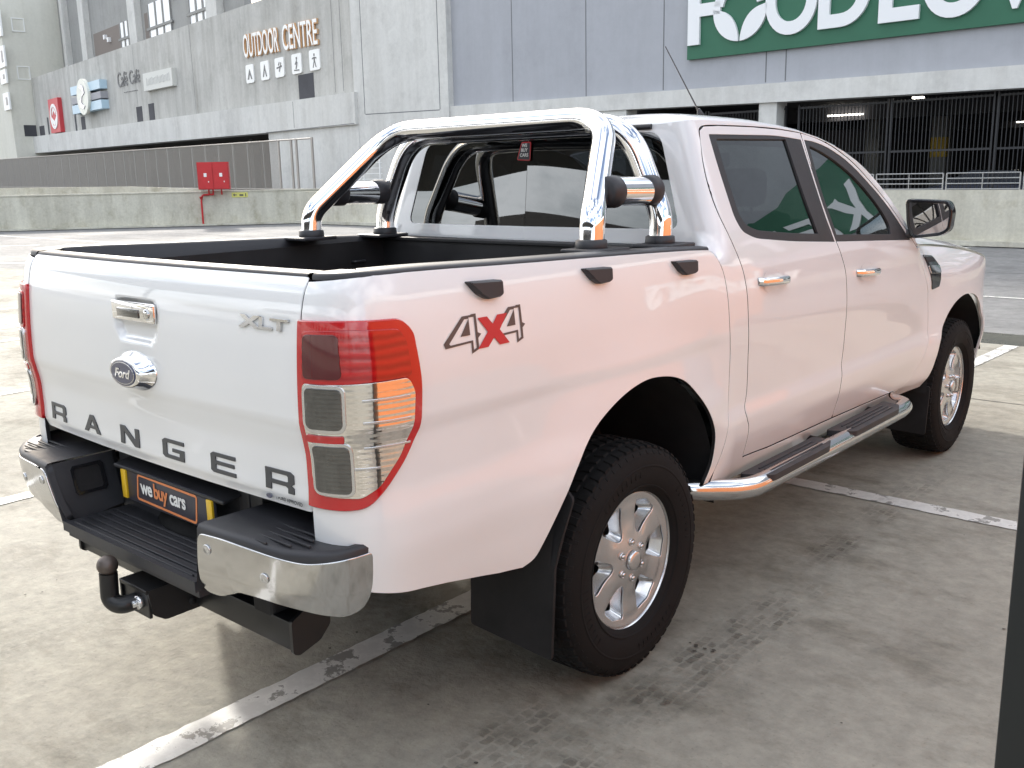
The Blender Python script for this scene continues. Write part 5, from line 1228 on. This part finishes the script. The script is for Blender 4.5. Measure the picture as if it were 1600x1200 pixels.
# ---- wheels (built with the hub face looking to +X, centre at the origin)
def rim_face(u, v):
    r = math.hypot(u, v)
    x = .008+.012*math.exp(-(r/.075)**2)-.006*math.exp(-((r-.14)/.05)**2)+.004*ss(.19, .225, r)
    # crease down each spoke
    a = math.atan2(v, u)-R(2); k = -math.cos(6*a)
    if r > .07: x += .003*ss(-.4, .9, k)*ss(.07, .11, r)*(1-ss(.17, .21, r))
    return (x, u, v)
def make_wheel(nm, x, y, side, lab=None):
    wt = empty('wheel'); wt.parent = TR; wt.location = (side*x, y, .386)
    sx = side
    # tyre
    m = MB(); prof = [(-.115, .225), (-.128, .250), (-.134, .300), (-.132, .335), (-.120, .362), (-.105, .374), (-.075, .3785), (0, .380), (.075, .3785), (.102, .3755), (.116, .366), (.126, .350), (.1335, .325), (.1355, .300), (.132, .272), (.124, .248), (.117, .236), (.112, .232), (.106, .226)]
    m.lathe([(a*sx, r) for a, r in prof], (0, 0, 0), (1, 0, 0), 96)
    m.lathe([(.1345*sx, .318), (.1365*sx, .316), (.1365*sx, .312), (.1348*sx, .310)], (0, 0, 0), (1, 0, 0), 96)
    m.lathe([(.1250*sx, .252), (.1275*sx, .250), (.1265*sx, .246), (.1225*sx, .244)], (0, 0, 0), (1, 0, 0), 96)
    ty = m.build('tyre', rubber, wt, auto=50)
    # tread blocks
    m = MB(); n = 60
    for i in range(n):
        for j, (a0, w_, ln, sk) in enumerate(((-.098, .037, .026, .10), (-.052, .037, .028, -.25), (0, .038, .030, .3), (.052, .037, .028, -.25), (.098, .037, .026, .10), (.120, .016, .013, 0))):
            an = 2*math.pi*(i+.5*(j % 2))/n; r0 = .378 if abs(a0) < .09 else (.373 if abs(a0) < .11 else .357)
            hgt = .0065 if abs(a0) < .11 else .003
            tilt = 0 if abs(a0) < .09 else (.20 if abs(a0) < .11 else .95)
            ca, sa = math.cos(an), math.sin(an); v = []
            for (p, q, h_) in ((-1, -1, 0), (1, -1, 0), (1, 1, 0), (-1, 1, 0), (-.82, -.8, 1), (.82, -.8, 1), (.82, .8, 1), (-.82, .8, 1)):
                lx = a0+p*w_/2*math.cos(tilt)+(h_*hgt*math.sin(tilt)*(1 if a0 > 0 else -1)); lt = q*ln/2+p*sk*ln*.5
                rr = r0+h_*hgt*math.cos(tilt)-(p*w_/2*math.sin(tilt)*(1 if a0 > 0 else -1))
                v.append((lx*sx, rr*ca-lt*sa, rr*sa+lt*ca))
            m.add(v, [(4, 5, 6, 7), (0, 1, 5, 4), (1, 2, 6, 5), (2, 3, 7, 6), (3, 0, 4, 7)])
    m.build('tread', rubber, ty)
    # short moulded ribs round the sidewall
    m = MB()
    for k in range(72):
        if (k // 9) % 2: continue
        an = R(5*k); c = Vector((sx*.1350, .293*math.cos(an), .293*math.sin(an))); m.box(c, (.0022, .022, .005), Matrix.Rotation(an, 3, 'X'))
    m.build('sidewall_ribs', rubber, ty)
    # rim
    rim = empty('rim'); rim.parent = wt
    holes = []
    for k in range(6):
        a = R(60*k+2); pts = []
        for (r, da) in ((.090, -.07), (.100, -.19), (.186, -.325), (.200, -.30), (.206, 0), (.200, .30), (.186, .325), (.100, .19), (.090, .07)):
            pts.append((r*math.cos(a+da), r*math.sin(a+da)))
        holes.append(roundpoly(pts, .008, 4))
    outl = [(.2205*math.cos(2*math.pi*i/90), .2205*math.sin(2*math.pi*i/90)) for i in range(90)]
    fc = panel('spoke_face', outl, rim_face, alloy, wt, ds=.0085, depth=.012, edge=.0038, holes=holes, flipn=False)
    bmf = bmesh.new(); bmf.from_mesh(fc.data)
    bmf.free()
    fc.parent = wt; bpy.data.objects.remove(rim)
    # inner walls of the pockets, sloping back
    for h_ in holes:
        m = MB(); q = resample(h_, .012); c = Vector((sum(p[0] for p in q)/len(q), sum(p[1] for p in q)/len(q))); n_ = len(q); v = []
        for dx, k in ((-.004, 1.0), (-.010, .93), (-.030, .80), (-.044, .62)):
            for p in q:
                pp = c+(Vector(p)-c)*k; v.append((rim_face(*p)[0]+dx, pp.x, pp.y))
        m.add(v, [(j*n_+i, j*n_+(i+1) % n_, (j+1)*n_+(i+1) % n_, (j+1)*n_+i) for j in range(3) for i in range(n_)], 0, True)
        m.build('spoke_pocket', alloy, fc)
    m = MB(); m.lathe([(-.004, .2238), (.008, .2240), (.016, .228), (.018, .232), (.014, .2345), (.002, .233), (-.010, .226)], (0, 0, 0), (1, 0, 0), 96); lp_ = m.build('rim_lip', alloy, fc)
    m = MB(); m.lathe([(-.005, .222), (-.06, .205), (-.20, .20)], (0, 0, 0), (1, 0, 0), 64); m.lathe([(-.20, .20), (-.20, 0)], (0, 0, 0), (1, 0, 0), 64); m.build('barrel', mat('barrel_grey', (.10, .10, .10), .5, .6) if 'barrel_grey' not in MATS else MATS['barrel_grey'], fc)
    m = MB(); m.lathe([(-.085, 0), (-.085, .135), (-.105, .135), (-.105, 0)], (0, 0, 0), (1, 0, 0), 48); m.build('brake_drum', mat('cast_iron', (.06, .055, .05), .6, .6) if 'cast_iron' not in MATS else MATS['cast_iron'], fc)
    m = MB(); m.lathe([(.020, .034), (.029, .033), (.032, .029), (.033, .015), (.0335, 0)], (0, 0, 0), (1, 0, 0), 40); m.build('centre_cap', alloy, fc)
    for k in range(6):
        a = R(60*k+32); c = (.012, .0615*math.cos(a), .0615*math.sin(a))
        m = MB(); m.lathe([(0, .0125), (.006, .0125), (.0065, .010), (-.0, .0098)], c, (1, 0, 0), 16); m.lathe([(0, .0085), (.010, .0080), (.0125, .005), (.0127, 0)], c, (1, 0, 0), 6); m.build('wheel_nut', chrome2, fc)
    fc.location = (sx*.088, 0, 0)
    if sx < 0: fc.rotation_euler = (0, 0, math.pi)
    return wt
W1 = make_wheel('w', .780, 0, 1)
W1.rotation_euler = (0, 0, 0)
def copy_tree(o, parent=None):
    c = o.copy(); COL.objects.link(c)
    if parent: c.parent = parent; c.matrix_parent_inverse = o.matrix_parent_inverse.copy()
    for ch in list(o.children): copy_tree(ch, c)
    return c
bpy.context.view_layer.update()
w2 = copy_tree(W1, TR); w2.location = (.780, 3.22, .386); w2.rotation_euler = (R(20), 0, 0)
w3 = copy_tree(W1, TR); w3.location = (-.780, 0, .386); w3.rotation_euler = (R(5), 0, math.pi)
w4 = copy_tree(W1, TR); w4.location = (-.780, 3.22, .386); w4.rotation_euler = (R(40), 0, math.pi)
# ---- wheel housings, flaps, underbody
for sd_ in (1, -1):
    for yc, lab in ((.03, 'r'), (3.22, 'f')):
        m = MB(); v = []; n = 22
        for i in range(n+1):
            a = math.pi*(i/n)*(1.02 if yc < 1 else .97)+math.pi*(-.01 if yc < 1 else .05); yy = yc+.47*math.cos(a); zz = .46+.53*math.sin(a) if yc < 1 else .46+.46*math.sin(a)
            for x in (.898, .70, .42): v.append((sd_*x, yy, zz))
        m.add(v, [(i*3+j, i*3+j+1, (i+1)*3+j+1, (i+1)*3+j) for i in range(n) for j in range(2)], 0, True)
        m.build('wheel_arch_liner', matt_blk, TR)
        m = MB(); m.add([(sd_*.42, yc-.55, .35), (sd_*.42, yc+.55, .35), (sd_*.42, yc+.55, 1.0), (sd_*.42, yc-.55, 1.0)], [(0, 1, 2, 3)]); m.build('inner_arch_wall', matt_blk, TR)
    m = MB()   # mud flaps
    o_ = roundpoly([(.585, .245), (.905, .225), (.912, .50), (.925, .600), (.930, .70), (.90, .72), (.60, .56), (.585, .56)], .012); n = len(o_); v = []
    for dy in (-.005, .005): v += [(sd_*a, -.432+dy-(.5-b_)*.04+max(0, b_-.56)*.42, b_) for a, b_ in o_]
    m.add(v, [list(range(n)), list(range(n, 2*n))[::-1]]+[(i, (i+1) % n, n+(i+1) % n, n+i) for i in range(n)]); m.build('mud_flap', matt_blk, TR)
    m = MB(); o_ = roundpoly([(.62, .20), (.895, .195), (.905, .46), (.62, .48)], .012); n = len(o_); v = []
    for dy in (-.005, .005): v += [(sd_*a, 2.79+dy, b_) for a, b_ in o_]
    m.add(v, [list(range(n)), list(range(n, 2*n))[::-1]]+[(i, (i+1) % n, n+(i+1) % n, n+i) for i in range(n)]); m.build('mud_flap', matt_blk, TR)
m = MB()
m.box((0, -.68, .66), (1.20, .60, .10)); m.box((0, 1.5, .52), (1.5, 2.1, .10)); m.box((0, 3.5, .60), (1.0, 1.2, .5))
for x in (-.45, .45): m.box((x, 1.2, .50), (.09, 4.6, .13), bev=.01)
m.box((0, 1.7, .42), (.4, .9, .16), bev=.03)
m.build('chassis', matt_blk, TR)
m = MB(); m.lathe([(-.72, .0), (-.72, .042), (-.16, .045), (-.12, .13), (.0, .155), (.12, .13), (.16, .045), (.72, .042), (.72, 0)], (0, 0, .386), (1, 0, 0), 24); m.build('rear_axle', matt_blk, TR)
m = MB(); m.lathe([(-.11, .20), (-.11, .34), (-.06, .365), (.06, .365), (.11, .34), (.11, .20)], (0, -.72, .53), (0, 0, 1), 40); m.build('spare_tyre', rubber, TR)
m = MB(); m.tube(fillet([(.55, 1.0, .44), (.62, .45, .46), (.62, .2, .62), (.60, -.4, .62), (.62, -.70, .62)], .1, 6), .028, 14); m.build('exhaust_pipe', MATS['worn_steel'], TR)
# ---- side steps
for sd_ in (1, -1):
    m = MB(); P = [(.80, .40, .505), (.870, .455, .500), (.972, .62, .478), (.975, 2.16, .470), (.955, 2.27, .470), (.86, 2.30, .475)]
    m.tube([(sd_*p.x, p.y, p.z) for p in fillet(P, [0, .04, .12, .09, .05, 0], 10)], .039, 24); st = m.build('side_step', chrome2, TR)
    for y0, y1 in ((.70, 1.32), (1.47, 2.10)):
        m = MB(); o_ = roundpoly([(.905, y0-.03), (1.015, y0+.03), (1.018, y1-.10), (.985, y1-.01), (.905, y1)], .02, 4)
        m.prism([(sd_*a, b_) for a, b_ in o_], .488, .512)
        pd = m.build('step_pad', black_pl, st, auto=30)
        for x in (.935, .958, .981):
            m = MB(); m.box((sd_*x, (y0+y1)/2-.01, .5135), (.009, (y1-y0)-.16, .005), bev=.0018); m.build('pad_rib', black_pl, pd, auto=30)
    for y in (.58, 1.40, 2.05):
        m = MB(); m.tube([(sd_*.62, y, .50), (sd_*.80, y, .475), (sd_*.95, y, .470)], .018, 12); m.build('step_bracket', steel_blk, st)
# ---- door handles
for sd_ in (1, -1):
    for key, y0, y1, z in (('r', .775, 1.025, 1.205), ('f', 1.685, 1.935, 1.157)):
        F = SC_; ym = (y0+y1)/2; X_ = W(ym, z)
        d = doors[key, sd_]
        m = MB(); pts = [(sd_*(X_-.004), y0+.012, z+.004), (sd_*(X_+.022), y0+.03, z+.003), (sd_*(X_+.034), ym, z), (sd_*(X_+.030), y1-.045, z-.003), (sd_*(X_+.012), y1-.01, z-.006), (sd_*(X_-.004), y1, z-.006)]
        v = []; pp = fillet(pts, .02, 4); n = 10
        for i, p in enumerate(pp):
            for k in range(n):
                a = 2*math.pi*k/n; v.append((p.x+sd_*.007*math.cos(a), p.y, p.z+.0155*math.sin(a)))
        m.add(v, [(i*n+k, i*n+(k+1) % n, (i+1)*n+(k+1) % n, (i+1)*n+k) for i in range(len(pp)-1) for k in range(n)], 0, True)
        m.build('door_handle', chrome, d)
        cup = roundpoly([(ym-.075, z-.038), (ym+.055, z-.040), (ym+.065, z+.036), (ym-.070, z+.040)], .034, 6)
        def FB(s, z_, ym=ym, z=z):
            P = F(s, z_); q = ((s-ym)/.072)**2+((z_-z)/.044)**2; d_ = .016*max(0, 1-q); return (P[0]-d_+.0016, P[1], P[2])
        panel('handle_cup', cup, FB, paint, d, ds=.009, side=sd_, depth=0)
# ---- mirrors
for sd_ in (1, -1):
    m = MB()
    mo = roundpoly([(.865, 1.285), (1.030, 1.265), (1.072, 1.300), (1.078, 1.405), (1.050, 1.452), (.870, 1.458), (.852, 1.44)], [.03, .03, .03, .04, .04, .02, .01], 5)
    mo = roundpoly([(.900, 1.268), (1.035, 1.286), (1.072, 1.312), (1.080, 1.400), (1.060, 1.447), (.868, 1.455), (.860, 1.440), (.872, 1.330)], [.02, .03, .02, .03, .03, .012, .01, .03], 4)
    n = len(mo); v = []
    for dy, k in ((0, .004), (.004, 0), (.05, -.002), (.09, .012), (.125, .045)):
        q = inset(mo, k); v += [(sd_*a, 2.362+dy, b_) for a, b_ in q]
    m.add(v, [(j*n+i, j*n+(i+1) % n, (j+1)*n+(i+1) % n, (j+1)*n+i) for j in range(4) for i in range(n)]); m.add(v[4*n:], [list(range(n))])
    q = inset(mo, .004); q2 = inset(mo, .013)
    v = [(sd_*a, 2.362, b_) for a, b_ in q]+[(sd_*a, 2.364, b_) for a, b_ in q2]+[(sd_*a, 2.375, b_) for a, b_ in inset(mo, .015)]
    m.add(v, [(j*n+i, j*n+(i+1) % n, (j+1)*n+(i+1) % n, (j+1)*n+i) for j in range(2) for i in range(n)])
    mi = m.build('door_mirror', black_gl, TR, auto=35)
    m = MB(); q = inset(mo, .0145); m.add([(sd_*a, 2.372+(a-.96)*.06*1, b_) for a, b_ in q], [list(range(n))]); m.build('mirror_glass', mirror_m, mi)
    m = MB(); m.tube(fillet([(sd_*.815, 2.36, 1.285), (sd_*.87, 2.385, 1.285), (sd_*.93, 2.42, 1.31)], .03, 5), .024, 14); m.box((sd_*.832, 2.375, 1.292), (.03, .10, .075), Matrix.Rotation(-sd_*.3, 3, 'Y'), bev=.01); m.build('mirror_arm', black_pl, mi, auto=40)
# ---- roof aerial
m = MB(); m.tube([(.40, 1.20, 1.845), (.398, 1.08, 1.955), (.395, .94, 2.085)], .0026, 8, rs=[.0032, .0026, .0018]); m.lathe([(0, .016), (.012, .012), (.03, .006), (.03, 0)], (.40, 1.21, 1.833), (0, -.5, .8), 16); m.build('roof_aerial', black_pl, TR)
# ---- interior
cabin = TR
def seat(x, y, w, nm, zb=.0):
    s = MB(); s.box((x, y, .86+zb), (w, .50, .16), bev=.05); s.box((x, y-.26, 1.14+zb), (w*.94, .14, .58), Matrix.Rotation(R(12), 3, 'X'), bev=.06)
    o = s.build(nm, seat_m, cabin, auto=60)
    return o
for x in (-.38, .38):
    o = seat(x, 1.95, .50, 'front_seat')
    h = MB(); h.box((x, 1.60, 1.53), (.26, .10, .17), bev=.045); h.tube([(x-.06, 1.62, 1.36), (x-.06, 1.60, 1.50)], .006, 8); h.tube([(x+.06, 1.62, 1.36), (x+.06, 1.60, 1.50)], .006, 8); h.build('headrest', seat_m, o, auto=60)
o = seat(0, 1.05, 1.36, 'rear_bench')
for x in (-.42, .42):
    h = MB(); h.box((x, .73, 1.52), (.26, .09, .15), bev=.04); h.build('headrest', seat_m, o, auto=60)
m = MB(); m.box((0, 2.62, 1.10), (1.46, .45, .26), bev=.06); m.build('dashboard', seat_m, cabin, auto=60)
m = MB(); pts = [(.38+.19*math.cos(a), 2.30-.19*math.sin(a)*.35, 1.17+.19*math.sin(a)*.94) for a in np.linspace(0, 2*math.pi, 33)]; m.tube(pts, .014, 10, caps=False); m.build('steering_wheel', black_pl, cabin)
m = MB(); m.box((0, 1.6, .62), (1.6, 2.2, .05)); m.build('cabin_floor', matt_blk, cabin)
m = MB(); m.box((0, 1.98, 1.66), (.24, .03, .07), bev=.012); m.build('rear_view_mirror', black_pl, cabin, auto=40)
# ---- tidy: never deeper than thing > part > sub-part
bpy.context.view_layer.update()
def depth_of(o):
    d = 0
    while o.parent: o = o.parent; d += 1
    return d
for o in list(SC.objects):
    while depth_of(o) > 2:
        mw = o.matrix_world.copy(); g = o.parent.parent; o.parent = g; o.matrix_parent_inverse = g.matrix_world.inverted(); o.matrix_world = mw
bpy.context.view_layer.update()
